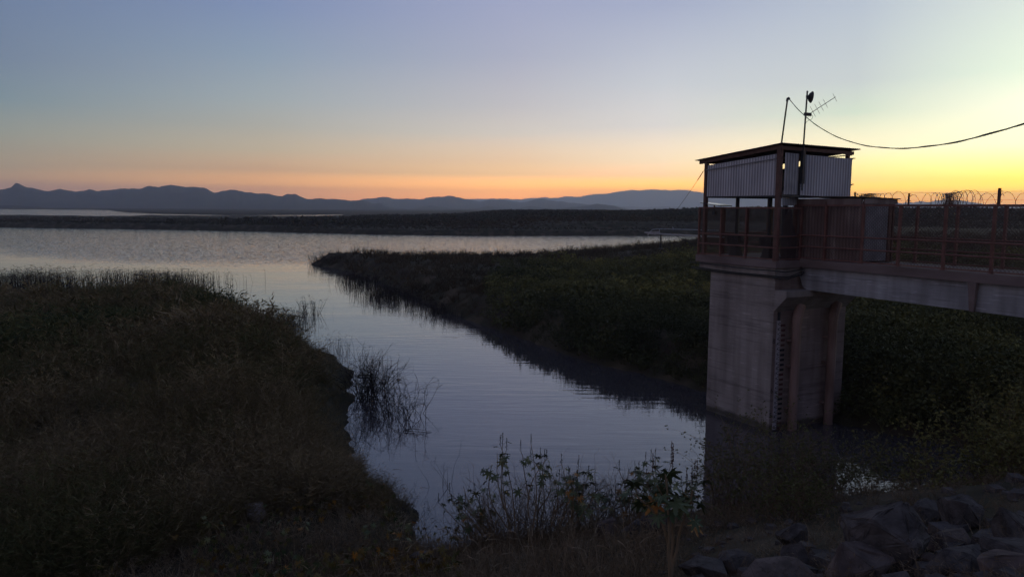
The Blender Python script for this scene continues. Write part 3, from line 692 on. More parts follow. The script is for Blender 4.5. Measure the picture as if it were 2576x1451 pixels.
# --- gate hoists under the hut
def hoist(V, U, label, stem_top):
    T = Thing('gate_hoist', label, 'gate hoist', (V, U, 6.25), 'gate hoists on the platform')
    b = MB(); b.add([(V-.20,U-.2,6.253),(V+.20,U-.2,6.253),(V+.20,U+.2,6.253),(V-.20,U+.2,6.253),(V-.10,U-.1,6.72),(V+.10,U-.1,6.72),(V+.10,U+.1,6.72),(V-.10,U+.1,6.72)],
                    [(0,3,2,1),(4,5,6,7),(0,1,5,4),(1,2,6,5),(2,3,7,6),(3,0,4,7)]); T.part('pedestal', b, IRON)
    b = MB(); b.box((V-.20, U-.30, 6.723), (V+.20, U+.26, 7.10)); b.tube([(V, U-.30, 6.9), (V, U-.48, 6.9)], 0.12, 10); T.part('gearbox', b, IRON, bevel=0.0)
    b = MB(); b.tube([(V-.28+0.0, U+.2*math.cos(a), 6.9+.2*math.sin(a)) for a in np.linspace(0, 6.283, 18)], 0.015, 5); b.bar((V-.28, U-.2, 6.9), (V-.28, U+.2, 6.9), .02); b.bar((V-.28, U, 6.7), (V-.28, U, 7.1), .02); b.bar((V-.28, U, 6.9), (V-.2, U, 6.9), .03); T.part('hand_wheel', b, IRON)
    b = MB(); b.tube([(V, U, 7.10), (V, U, stem_top)], 0.075, 10); T.part('stem_cover', b, DARKM)
    for s in (-1, 1):
        b = MB(); b.bar((V+.16*s, U-.16, 6.70), (V+.30*s, U-.30, 6.26), .035); T.part('leg', b, IRON)
hoist(0.75, 2.78, 'gate hoist with tall black stem pipe, the one nearer the lake', 8.9)
hoist(0.75, 1.10, 'gate hoist with tall black stem pipe, middle of the platform beside the corner post', 8.9)
# post with a dark tarp bundled round it
T = Thing('black_post', 'square black steel post standing behind the tarp bundle', 'post', (0.72, 0.35, 6.25))
b = MB(); b.box((0.66, 0.29, 6.253), (0.79, 0.42, 8.9)); T.part('shaft', b, DARKM); b = MB(); b.box((0.58, 0.21, 6.252), (0.87, 0.50, 6.262)); T.part('foot_plate', b, DARKM)
T = Thing('tarp_bundle', 'dark tarp bundled and slumped round the black post behind the mesh', 'tarp', (0.8, 0.12, 6.25))
prof = [(6.255, 0.36, 0.42, -0.02), (6.5, 0.37, 0.44, 0.0), (6.85, 0.35, 0.43, 0.02), (7.1, 0.30, 0.38, 0.05), (7.35, 0.24, 0.30, 0.0), (7.6, 0.19, 0.24, -0.08), (7.85, 0.16, 0.20, -0.08), (8.02, 0.09, 0.10, 0.0), (8.12, 0.02, 0.02, 0.02)]
vs = []; fs = []; n_ = 22
for i, (zz, rx, ry, off) in enumerate(prof):
    for j in range(n_):
        a = 2*math.pi*j/n_; f = 1+0.10*math.sin(5*a+i*0.8)+0.07*math.sin(9*a-i*1.7)+0.05*math.sin(2*a+i)
        vs.append((0.78+off+rx*f*math.cos(a)*0.72, 0.16+ry*f*math.sin(a)*0.55, zz))
for i in range(len(prof)-1):
    for j in range(n_): fs.append((i*n_+j, i*n_+(j+1) % n_, (i+1)*n_+(j+1) % n_, (i+1)*n_+j))
fs.append(tuple(range(n_))[::-1]); fs.append(tuple((len(prof)-1)*n_+j for j in range(n_)))
b = MB(); b.add(vs, fs); T.part('cover', b, TARPM)
b = MB(); b.tube([(0.78-0.06+0.17*math.cos(a), 0.16+0.14*math.sin(a), 7.42) for a in np.linspace(0, 6.283, 16)], 0.012, 5); T.part('tie_rope', b, CABLEM)

# --- shed on the bridge
sh = Thing('bridge_shed', 'low rust stained shed of corrugated sheet standing on the footbridge behind the fence', 'shed', (2.2, -1.7, ZD))
S0, S1, SN, SF = 0.40, -2.42, 1.30, 2.86
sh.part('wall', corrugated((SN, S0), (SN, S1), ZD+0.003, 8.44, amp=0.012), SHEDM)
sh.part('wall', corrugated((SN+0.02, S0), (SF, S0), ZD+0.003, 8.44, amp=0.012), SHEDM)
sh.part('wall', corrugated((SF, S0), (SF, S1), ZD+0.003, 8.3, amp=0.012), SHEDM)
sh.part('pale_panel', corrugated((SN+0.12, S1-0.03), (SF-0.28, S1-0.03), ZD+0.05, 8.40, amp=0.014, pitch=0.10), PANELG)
for V, U in ((SN-0.05, S0), (SN-0.05, -1.0), (SN+0.02, S1-0.04), (SF-0.2, S1-0.05), (SF-0.02, S1-0.04)):
    wd = 0.035 if U != S1-0.05 else 0.07
    b = MB(); b.box((V-wd, U-0.03, ZD+0.003), (V+wd, U+0.02, 8.36)); sh.part('frame_post', b, RUSTB)
b = MB(); b.box((SN-0.07, S1, 8.24), (SN-0.02, S0+0.05, 8.46)); sh.part('fascia', b, SHEDM)
b = MB(); b.box((SN, S1-0.10, 8.28), (SF+0.1, S1-0.06, 8.46)); sh.part('fascia', b, SHEDM)
b = MB(); b.add([(SN-0.16, S0+0.15, 8.55), (SF+0.2, S0+0.15, 8.50), (SF+0.2, S1-0.15, 8.44), (SN-0.16, S1-0.15, 8.49), (SN-0.16, S0+0.15, 8.58), (SF+0.2, S0+0.15, 8.53), (SF+0.2, S1-0.15, 8.47), (SN-0.16, S1-0.15, 8.52)],
                [(0,3,2,1),(4,5,6,7),(0,1,5,4),(1,2,6,5),(2,3,7,6),(3,0,4,7)]); sh.part('roof', b, ROOFM)

# --- masts and cable on the roof
T = Thing('antenna_mast', 'thin steel antenna mast rising in front of the hut wall through the roof edge', 'mast', (0.86, -0.25, 8.9))
b = MB(); b.tube([(0.86, -0.25, 8.75), (0.84, -0.25, 10.5), (0.90, -0.25, 12.22)], 0.028, 8); T.part('pole', b, DARKM)
b = MB(); b.box((0.80, -0.30, 8.98), (0.92, -0.17, 10.15)); T.part('mounting_channel', b, DARKM)
b = MB(); b.box((0.82, -0.29, 11.36), (1.12, -0.21, 11.47)); T.part('junction_box', b, DARKM)
# dish seen from behind and the side
d = MB(); C0 = Vector((1.08, -0.25, 12.02)); ax = Vector((0.88, -0.46, -0.10)).normalized(); e1 = ax.cross(Vector((0, 0, 1))).normalized(); e2 = ax.cross(e1).normalized()
vs = []; fs = []
for i, (rr, dd) in enumerate(((0.03, -0.09), (0.08, -0.08), (0.14, -0.045), (0.20, 0.02), (0.205, 0.03), (0.19, 0.025), (0.13, -0.02), (0.02, -0.05))):
    for j in range(20):
        a = 2*math.pi*j/20; q = C0+ax*dd+e1*rr*math.cos(a)+e2*rr*math.sin(a); vs.append(tuple(q))
for i in range(7):
    for j in range(20): fs.append((i*20+j, i*20+(j+1) % 20, (i+1)*20+(j+1) % 20, (i+1)*20+j))
fs.append(tuple(range(20))[::-1]); fs.append(tuple(140+j for j in range(20)))
d.add(vs, fs); dish = T.part('dish', d, IRON, smooth=True)
b = MB(); b.bar((0.89, -0.25, 12.02), tuple(C0+ax*-0.08), 0.07, 0.09); T.part('dish_arm', b, DARKM, parent=dish)
b = MB(); A0 = Vector((1.10, -0.25, 11.46)); A1 = Vector((1.80, -0.70, 12.02)); b.tube([A0, A1], 0.012, 6)
yg = T.part('yagi_boom', b, DARKM)
dirv = (A1-A0).normalized(); perp = Vector((0.62, -0.10, -0.78)); perp = (perp-dirv*perp.dot(dirv)).normalized()
b = MB()
for s, hw in ((0.10, 0.21), (0.27, 0.20), (0.43, 0.19), (0.60, 0.175), (0.97, 0.165)):
    c = A0+(A1-A0)*s; b.tube([c-perp*hw, c+perp*hw], 0.008, 4)
T.part('yagi_elements', b, GALV, parent=yg)
b = MB(); b.tube([(1.12, -0.25, 11.44), (1.20, -0.28, 11.36), (1.16, -0.28, 11.26), (1.0, -0.27, 11.2), (0.87, -0.28, 11.12), (0.81, -0.28, 10.9), (0.79, -0.28, 10.6), (0.84, -0.29, 10.35)], 0.007, 5); T.part('lead_wire', b, CABLEM)

PT = Vector((0.24, 0.0, 11.95))
T = Thing('service_pole', 'slender leaning steel pole on the hut roof holding the overhead cable', 'pole', (0.03, 0.0, 10.2))
b = MB(); b.tube([(0.0, 0.0, 10.2), (0.22, 0.0, 11.90)], 0.028, 8); T.part('pole', b, DARKM)
b = MB(); b.tube([(0.20, 0, 11.84), (0.225, 0, 11.94), (0.27, 0, 11.96), (0.31, 0, 11.92)], 0.04, 8); T.part('weather_head', b, DARKM)

# --- overhead cable in world space: from the pole head to a pole off to the right
def loc2w(V, U, z):
    c, s = math.cos(AZR), math.sin(AZR); return Vector((OX+c*V-s*U, OY+s*V+c*U, z))
Pa = loc2w(0.30, 0, 11.93); Pb = Vector((6.0, 2.0, 11.0)); b = MB(); pts = []; pts2 = []
for i in range(121):
    t = i/120; p = Pa.lerp(Pb, t); p.z -= 4*2.2*t*(1-t); pts.append(p)
    a = i*0.55; pts2.append(p+Vector((0.012*math.cos(a), 0.012*math.sin(a), 0.012*math.sin(a))))
b.tube(pts, 0.011, 6); b.tube(pts2, 0.008, 5)
o = b.build('overhead_cable', CABLEM, None, base=tuple(Pa)); o.location = Pa
tag(o, 'black twisted cable sagging from the leaning pole to the right edge', 'cable')

# --- solar panel on the fence, guy wires
T = Thing('solar_panel', 'small tilted solar panel fixed to the platform fence top', 'solar panel', (0.0, 3.3, 8.15))
b = MB(); b.add([(-0.30, 3.75, 8.30), (-0.30, 2.55, 8.17), (0.25, 2.55, 8.19), (0.25, 3.75, 8.30), (-0.30, 3.75, 8.33), (-0.30, 2.55, 8.20), (0.25, 2.55, 8.22), (0.25, 3.75, 8.33)],
    [(0,3,2,1),(4,5,6,7),(0,1,5,4),(1,2,6,5),(2,3,7,6),(3,0,4,7)]); T.part('panel', b, SOLAR)
b = MB(); b.tube([(-0.05, 3.2, 7.95), (-0.05, 3.2, 8.25)], 0.03, 6); b.box((-0.12, 3.1, 7.85), (0.02, 3.25, 8.0)); T.part('bracket', b, DARKM)
T = Thing('guy_wire', 'thin wire slanting down from the hut corner post towards the lake', 'wire', (-0.1, 3.8, 9.6))
b = MB(); b.tube([(-0.1, 3.78, 9.62), (-0.12, 4.4, 8.95), (-0.15, 6.3, 7.12)], 0.008, 4); T.part('strand', b, CABLEM); b = MB(); b.tube([(-0.11, 3.85, 9.55), (-0.115, 4.15, 9.22)], 0.018, 5); T.part('turnbuckle', b, DARKM)

# --- cantilever boom towards the lake with a hanging level sensor and a hose
T = Thing('sensor_boom', 'light alloy boom reaching out from the platform over the water', 'boom', (0.2, 4.2, 7.0))
b = MB(); b.tube([(0.2, 3.2, 7.24), (0.2, 7.0, 7.20), (0.2, 7.35, 7.16), (0.2, 7.62, 7.02)], 0.018, 6); b.bar((0.2, 5.95, 7.18), (0.2, 6.0, 7.30), .03); T.part('upper_rail', b, ALUM)
b = MB(); b.bar((0.2, 3.0, 6.98), (0.2, 7.2, 6.98), 0.05, 0.05); b.bar((0.32, 3.0, 6.98), (0.32, 7.2, 6.98), 0.04, 0.05)
for u in np.arange(3.2, 7.2, 0.34): b.bar((0.2, u, 7.0), (0.32, u, 7.0), 0.03)
T.part('lower_rail', b, ALUM)
b = MB(); b.bar((0.0, 7.7, 7.02), (0.52, 7.25, 7.04), 0.04, 0.05); b.bar((0.06, 7.66, 7.0), (0.24, 7.2, 6.95), 0.03, 0.05); b.bar((0.50, 7.28, 7.04), (0.5, 7.26, 7.18), 0.02); b.bar((0.2, 7.62, 7.02), (0.12, 7.6, 6.9), .03); T.part('end_frame', b, ALUM)
s = MB(); s.tube([(0.42, 7.05, 6.95), (0.42, 7.05, 6.55)], 0.035, 8); s.tube([(0.42, 7.05, 6.60), (0.42, 7.05, 6.34)], 0.065, 8); s.tube([(0.42, 7.05, 6.33), (0.42, 7.05, 6.30)], 0.14, 10)
o = T.part('level_sensor', s, DARKM)
b = MB(); b.tube([(0.42, 7.05, 6.9), (0.46, 6.98, 7.0), (0.62, 6.85, 7.04), (0.82, 6.7, 6.98), (0.95, 6.6, 6.88), (1.2, 6.3, 6.68), (1.7, 5.8, 6.38), (2.2, 5.2, 6.15), (2.7, 4.6, 6.08)], 0.02, 6); T.part('hose', b, CABLEM)
#PART3
# ------------------------------------------------------------------ vegetation
def blade(p, d, h, w, droop, segs=2, roll=0.0):
    """one tapering blade from p towards d (unit), bending over by droop; returns verts, tris"""
    p = np.array(p, float); d = np.array(d, float); d /= np.linalg.norm(d)
    side = np.cross(d, (math.cos(roll), math.sin(roll), 0.15)); side /= (np.linalg.norm(side)+1e-9)
    hz_ = np.array((d[0], d[1], 0.0)); hn = np.linalg.norm(hz_); hz_ = hz_/hn if hn > 1e-3 else np.array((1, 0, 0.))
    vs = []; 
    for i in range(segs+1):
        t = i/segs; c = p+d*h*t+hz_*droop*h*t*t*0.5-np.array((0, 0, 1))*droop*h*t*t*0.45
        ww = w*(1-t)*0.5+w*0.12
        if i < segs: vs += [c-side*ww, c+side*ww]
        else: vs.append(c)
    fs = []
    for i in range(segs-1): k = 2*i; fs += [(k, k+1, k+3), (k, k+3, k+2)]
    k = 2*(segs-1); fs.append((k, k+1, k+2))
    return vs, fs
class NP:
    def __init__(s): s.v = []; s.f = []
    def add(s, vf):
        k = len(s.v); s.v += list(vf[0]); s.f += [tuple(i+k for i in f) for f in vf[1]]
    def arr(s): return np.array(s.v, float), np.array(s.f, int)
def rdir(rnd, lean):
    a = rnd.uniform(0, 6.283); e = rnd.uniform(0, 1)**0.7*lean
    return (math.sin(e)*math.cos(a), math.sin(e)*math.sin(a), math.cos(e))
def t_tuft(seed, n=16, lean=0.6, w=0.02, droop=0.6, spread=0.15):
    r = random.Random(seed); t = NP()
    for _ in range(n): t.add(blade((r.gauss(0, spread), r.gauss(0, spread), -0.03), rdir(r, lean), r.uniform(0.45, 1.0), w, r.uniform(0.1, droop), 2, r.uniform(0, 6)))
    return t.arr()
def t_feather(seed, stems=14, twigs=7, lean=0.95, leaf=0.10, w=0.016):
    """fine leaved bushy plant: stems carrying many short slanting twiglets"""
    r = random.Random(seed); t = NP()
    for _ in range(stems):
        d = np.array(rdir(r, lean)); h = r.uniform(0.55, 1.0); p = np.array((r.gauss(0, .08), r.gauss(0, .08), -0.03))
        t.add(blade(p, d, h, w, 0.25, 2, r.uniform(0, 6)))
        for k in range(twigs):
            s = r.uniform(0.25, 1.0); q = p+d*h*s; e = d+np.array((r.gauss(0, .7), r.gauss(0, .7), r.gauss(0.1, .4))); e /= np.linalg.norm(e)
            t.add(blade(q, e, leaf*r.uniform(.6, 1.6), w*1.1, 0.4, 1, r.uniform(0, 6)))
    return t.arr()
def t_leafy(seed, n=80, leaf=0.09, stems=5):
    """rounded leafy shrub with loose clumps"""
    r = random.Random(seed); t = NP(); cl = []
    for _ in range(stems):
        d = np.array(rdir(r, 0.9)); h = r.uniform(.5, .95); t.add(blade((0, 0, -.03), d, h, 0.025, .2, 2, r.uniform(0, 6))); cl.append(d*h)
    for _ in range(n):
        c = r.choice(cl)*r.uniform(0.45, 1.08)+np.array((r.gauss(0, .13), r.gauss(0, .13), r.gauss(0, .11)))
        if c[2] < 0.02: c[2] = abs(c[2])+.02
        d = np.array((r.gauss(0, 1), r.gauss(0, 1), r.gauss(0.2, .6))); d /= np.linalg.norm(d)
        t.add(blade(c, d, leaf*r.uniform(.7, 1.5), leaf*r.uniform(.6, .9), .3, 2, r.uniform(0, 6)))
    return t.arr()
def t_reed(seed, n=9, lean=0.18, w=0.022):
    r = random.Random(seed); t = NP()
    for _ in range(n):
        p = (r.gauss(0, .25), r.gauss(0, .25), -0.15); d = rdir(r, lean); h = r.uniform(.6, 1.15)
        t.add(blade(p, d, h, w, 0.15, 3, r.uniform(0, 6)))
        if r.random() < .6:
            q = np.array(p)+np.array(d)*h*r.uniform(.6, .95); t.add(blade(q, rdir(r, 1.3), .25*h, w, .9, 2, r.uniform(0, 6)))
    return t.arr()
def scatter(name, temps, X, Y, S, tint, m, sink=0.0, zs=None, hs=None):
    """many copies of plant templates joined into one mesh"""
    z = land(X, Y)[0] if zs is None else zs
    N = len(X); which = RNG.integers(0, len(temps), N); rot = RNG.uniform(0, 6.283, N)
    cos, fas, tis = [], [], []; off = 0
    for k, (v, f) in enumerate(temps):
        I = np.where(which == k)[0]
        if not len(I): continue
        c, s = np.cos(rot[I])[:, None], np.sin(rot[I])[:, None]; sc_ = S[I][:, None]
        hh = sc_ if hs is None else hs[I][:, None]
        x = (v[None, :, 0]*c-v[None, :, 1]*s)*sc_+X[I][:, None]; y = (v[None, :, 0]*s+v[None, :, 1]*c)*sc_+Y[I][:, None]
        zz = v[None, :, 2]*hh+z[I][:, None]-sink
        co = np.stack([x, y, zz], -1).reshape(-1, 3); n = v.shape[0]
        fa = (f[None]+(np.arange(len(I))*n)[:, None, None]).reshape(-1, 3)+off; off += len(co)
        jit = RNG.normal(0, .05, (len(I), n))
        cos.append(co); fas.append(fa); tis.append(np.clip(np.repeat(tint[I], n)+jit.ravel(), 0, 1))
    me = mesh_np(name, np.concatenate(cos), np.concatenate(fas), tint=np.concatenate(tis))
    return link(name, me, m)
def sample(n, rmin, rmax, amin=-37, amax=37, pw=1.0):
    a = np.radians(RNG.uniform(amin, amax, n)); u = RNG.uniform(0, 1, n)
    r = rmin*(rmax/rmin)**(u**pw)
    return r*np.sin(a), r*np.cos(a)

SCRUB = tint_mat('scrub_leaf', [(0.024, 0.036, 0.015), (0.078, 0.080, 0.030), (0.120, 0.088, 0.042), (0.200, 0.150, 0.085)])
DRYG = tint_mat('dry_grass', [(0.035, 0.028, 0.018), (0.070, 0.050, 0.030), (0.12, 0.090, 0.058)])
GREEN = tint_mat('green_leaf', [(0.026, 0.030, 0.015), (0.056, 0.060, 0.026), (0.100, 0.098, 0.036), (0.210, 0.185, 0.055)])
REED = tint_mat('reed_stalk', [(0.016, 0.014, 0.014), (0.034, 0.026, 0.022), (0.060, 0.046, 0.034)])
TWIG = tint_mat('dry_twig', [(0.080, 0.054, 0.032), (0.170, 0.120, 0.072), (0.32, 0.26, 0.18)])

# left bank: fine feathery scrub, nobody could count it
F1 = [t_feather(i, 13, 7) for i in range(5)]; F2 = [t_feather(20+i, 9, 5, leaf=.15, w=.028) for i in range(4)]; F0 = [t_feather(90+i, 17, 13, leaf=.075, w=.008, lean=1.05) for i in range(4)]
TU = [t_tuft(i, 16) for i in range(5)]; TU2 = [t_tuft(40+i, 9, w=.045) for i in range(4)]
X, Y = sample(23000, 15, 78, -37, 4, .85)
z, d, left = land(X, Y); pu = X*UX+Y*UY
k = left & (d > 0.05) & (pu > 17.6+.8*np.sin(X*.9)) & (RNG.uniform(0, 1, len(X)) < 0.45+0.55*sstep(0.2, 2.2, d)); X, Y, d = X[k], Y[k], d[k]
r = np.hypot(X, Y); nearm = r < 38; big = (RNG.uniform(0, 1, len(X)) < .07) & (d > 1.2)
ti = np.clip(0.42+2.0*fbm(X*0.16, Y*0.16, 21)+0.30*sstep(4, 0, d)+RNG.normal(0, .12, len(X)), 0, 1)
S = (0.55+0.6*RNG.uniform(0, 1, len(X))**2)*(0.62+0.45*sstep(0, 3, d))*(0.85+2.5*np.clip(fbm(X*.22, Y*.22, 31), -.12, .5))
S = S*np.where(big, 2.1, 1.0); S = np.clip(S, 0, 2.1); ti = np.clip(ti+np.where(big, RNG.uniform(-.3, .35, len(ti)), 0), 0, 1)
n0 = r < 27; nearm = nearm & ~n0
o = scatter('scrub', F0, X[n0], Y[n0], S[n0]*.9, ti[n0], SCRUB); tag(o, kind='stuff')
o = scatter('scrub', F1, X[nearm], Y[nearm], S[nearm], ti[nearm], SCRUB); tag(o, kind='stuff')
fm = r >= 38; o = scatter('scrub', F2, X[fm], Y[fm], S[fm]*1.15, ti[fm], SCRUB); tag(o, kind='stuff')

# dam slope in the foreground: low dry weeds
X, Y = sample(13000, 4.5, 24, -40, 40, .85)
z, d, left = land(X, Y); pu = X*UX+Y*UY
k = left & (d > 0.15) & (pu < 19.0) & (z < 4.7) & (RNG.uniform(0, 1, len(X)) < np.where((X > 0.9+0.12*Y) & (z > 2.6), 0.28, 0.95))
X, Y = X[k], Y[k]; ti = np.clip(.42+1.3*fbm(X*.4, Y*.4, 41)+RNG.normal(0, .14, len(X)), 0, 1); S = RNG.uniform(.22, .50, len(X))*(1+.6*sstep(0, -4, X))
o = scatter('dry_weeds', [t_tuft(60+i, 12, w=.012, lean=.9) for i in range(3)]+[t_feather(66+i, 8, 5, leaf=.12, w=.012) for i in range(3)], X, Y, S, ti, TWIG); tag(o, kind='stuff')

X, Y = sample(1300, 9, 21, -40, 12, 1); z, d, left = land(X, Y); k = left & (d > .3); X, Y = X[k], Y[k]
o = scatter('dry_stalks', [t_reed(80+i, 4, lean=.45, w=.013) for i in range(4)], X, Y, RNG.uniform(.45, .95, len(X)), RNG.uniform(.3, .8, len(X)), TWIG); tag(o, kind='stuff')

# right-hand peninsula and the bank behind the bridge
X, Y = sample(26000, 24, 172, -22, 37, 1.0)
z, d, left = land(X, Y)
k = (~left) & (d > 0.1) & (Y < 172); X, Y, d = X[k], Y[k], d[k]
r = np.hypot(X, Y); gr = (X > -2+0.0*Y) & (r < 90) & (fbm(X*.08, Y*.08, 51)+0.45*sstep(120, 30, r)-.1*sstep(6, 1, d) > 0.0)
ti = np.clip(.45+1.3*fbm(X*.09, Y*.09, 52)+RNG.normal(0, .12, len(X)), 0, 1)
S = RNG.uniform(.45, 1.15, len(X))*(0.95+2.0*np.clip(fbm(X*.20, Y*.20, 53), -.15, .5))*(1+.35*sstep(70, 110, r))
L1 = [t_leafy(i, 60) for i in range(4)]; L2 = [t_leafy(10+i, 26, leaf=.15, stems=4) for i in range(4)]
a = gr & (r < 48); o = scatter('green_scrub', L1+F1[:1], X[a], Y[a], S[a]*1.1, ti[a], GREEN); tag(o, kind='stuff')
a = gr & (r >= 48); o = scatter('green_scrub', L2, X[a], Y[a], S[a]*1.05, ti[a], GREEN); tag(o, kind='stuff')
a = (~gr) & (r < 60); o = scatter('dry_grass', TU+F1[:2], X[a], Y[a], S[a]*.9, ti[a]*.8, DRYG); tag(o, kind='stuff')
a = (~gr) & (r >= 60); o = scatter('dry_grass', TU2+F2[:1], X[a], Y[a], S[a]*.95, ti[a]*.8, DRYG); tag(o, kind='stuff')
# small white blossoms in the green scrub
fl = np.where(gr & (r < 60))[0]; fl = fl[RNG.permutation(len(fl))[:70]]
star = NP()
for i in range(5): star.add(blade((0, 0, 0), (math.cos(i*1.257), math.sin(i*1.257), .35), 1, .7, .2, 1, i))
o = scatter('blossoms', [star.arr()], X[fl], Y[fl], np.full(len(fl), .035), np.full(len(fl), .5), mat('white_petal', (.55, .55, .50), rough=.8), zs=land(X[fl], Y[fl])[0]+S[fl]*.95); tag(o, kind='stuff')

# far scrub land across the lake
X, Y = sample(30000, 226, 640, -37, 37, .9)
z, d, left = land(X, Y); k = (~left) & (d > .8) & ~((X < -110) & (Y > 400)); X, Y = X[k], Y[k]; r = np.hypot(X, Y)
hh = np.where(sstep(-150, 20, X)*sstep(250, 300, Y) > RNG.uniform(0, .9, len(X)), RNG.uniform(0.8, 2.3, len(X)), RNG.uniform(.4, .8, len(X)))*(1+.8*np.clip(fbm(X*.02, Y*.02, 61), -.3, .5))
ti = np.clip(.5+1.4*fbm(X*.015, Y*.015, 62)+RNG.normal(0, .15, len(X)), 0, 1)
L3 = [t_leafy(30+i, 12, leaf=.32, stems=4) for i in range(5)]
FARM = tint_mat('far_scrub_leaf', [(0.020, 0.024, 0.016), (0.036, 0.034, 0.024), (0.046, 0.036, 0.026), (0.060, 0.036, 0.020)])
o = scatter('far_scrub', L3, X, Y, hh*1.25, ti, FARM, hs=hh); tag(o, kind='stuff')

# ragged fringe of thin dark stalks, roots and drift along the near water's edge
X, Y = sample(16000, 15, 125, -37, 37, .8); z, d, left = land(X, Y)
k = (d > -.5) & (d < .45) & (RNG.uniform(0, 1, len(X)) < np.exp(-np.abs(d)*2.5)) & (fbm(X*.35, Y*.35, 91) > -.08) & (np.hypot(X, Y) < 125); X, Y, z = X[k], Y[k], z[k]
r = np.hypot(X, Y); S = RNG.uniform(.35, .85, len(X))*(.8+.7*sstep(30, 90, r))
o = scatter('shore_stalks', [t_reed(120+i, 6, lean=.75, w=.011) for i in range(3)]+[t_feather(130+i, 6, 5, leaf=.12, w=.010, lean=1.2) for i in range(3)], X, Y, S, RNG.uniform(.1, .6, len(X)), REED, zs=np.maximum(z, -.12)); tag(o, kind='stuff')

# reeds standing in the shallows; each stand is a thing of its own
def reed_stand(label, cx, cy, lx, ly, rot, n, h, cat='reeds', lean=.18, w=.03, seed=0):
    rr = random.Random(seed); c, s = math.cos(rot), math.sin(rot); t = NP()
    for _ in range(n):
        a, b_ = rr.gauss(0, .45)*lx, rr.gauss(0, .45)*ly
        p = (a*c-b_*s, a*s+b_*c, -0.2); d = rdir(rr, lean); hh_ = h*rr.uniform(.5, 1.1)
        t.add(blade(p, d, hh_+.2, w*rr.uniform(.6, 1.2), rr.uniform(0, .35), 3, rr.uniform(0, 6)))
        for _k in range(rr.choice((0, 1, 1, 2))):
            q = np.array(p)+np.array(d)*(hh_+.2)*rr.uniform(.5, .98); t.add(blade(q, rdir(rr, 1.4), .22*h, w*.9, .9, 2, rr.uniform(0, 6)))
    v, f = t.arr(); me = mesh_np('reed_clump', v, f, tint=np.array([rr.random() for _ in v])*.6)
    o = link('reed_clump', me, REED); o.location = (cx, cy, 0); tag(o, label, cat, 'reed stands in the shallows'); return o
reed_stand('brown reed stand at the far left edge of the picture by the bank', -47.5, 73.5, 7, 3, 0.1, 1500, 2.1, seed=1)
reed_stand('long dark reed stand along the water behind the left bank', -38, 80, 8.5, 2.4, -.15, 1300, 1.5, seed=2)
reed_stand('thin reeds in the small pool between the two left reed stands', -42, 76.5, 3, 1, 0, 40, .8, seed=3)
reed_stand('spiky reeds at the very tip of the right peninsula', -26, 106, 3.4, 2.2, -.9, 320, 1.9, lean=.35, w=.04, seed=4)
reed_stand('scattered reeds off the near side of the peninsula close to its tip', -16.5, 80, 3.6, 2.2, -.95, 330, 1.35, seed=5, w=.035)
reed_stand('dense reeds in the water off the middle of the peninsula shore', -11, 67, 6, 2.4, -1.05, 800, 1.3, seed=6, w=.028)
reed_stand('reeds fringing the peninsula shore where the inlet narrows', -6, 57.5, 4, 1.2, -1.0, 320, 1.1, seed=7, w=.024)
reed_stand('dark rounded reed clump standing behind the peninsula against bright water', -9.5, 112, 3.6, 1.6, .1, 420, 1.9, seed=8, w=.045)
reed_stand('sparse reeds glowing against the bright water behind the peninsula', 2, 121, 12, 3, .75, 420, 1.5, seed=9, w=.035)
reed_stand('far sparse reeds near the hanging sensor boom', 27, 150, 16, 4, .65, 420, 1.7, seed=10, w=.05)
reed_stand('reed tuft with leaning stems just off the left bank corner', -15.2, 56.5, 1.1, .9, 0, 70, 1.6, lean=.5, w=.026, seed=11)
reed_stand('thin reeds lining the steep edge of the left bank', -15.5, 51.5, 3.2, 1.2, -.9, 340, 1.3, lean=.35, w=.024, seed=12)
reed_stand('upright thin reeds beside the left bank below the tuft', -9.7, 41.5, 1.8, .9, -.9, 60, 1.15, lean=.3, w=.016, seed=13)
reed_stand('row of thin reeds off the dark corner of the left bank', -7.0, 37.0, 1.1, .8, -.9, 60, 1.25, lean=.25, w=.014, seed=14)
reed_stand('thin straggling reeds at the foot of the left bank above the pebbles', -5.6, 26.5, .8, 2.4, .1, 70, .8, lean=.5, w=.011, seed=15)

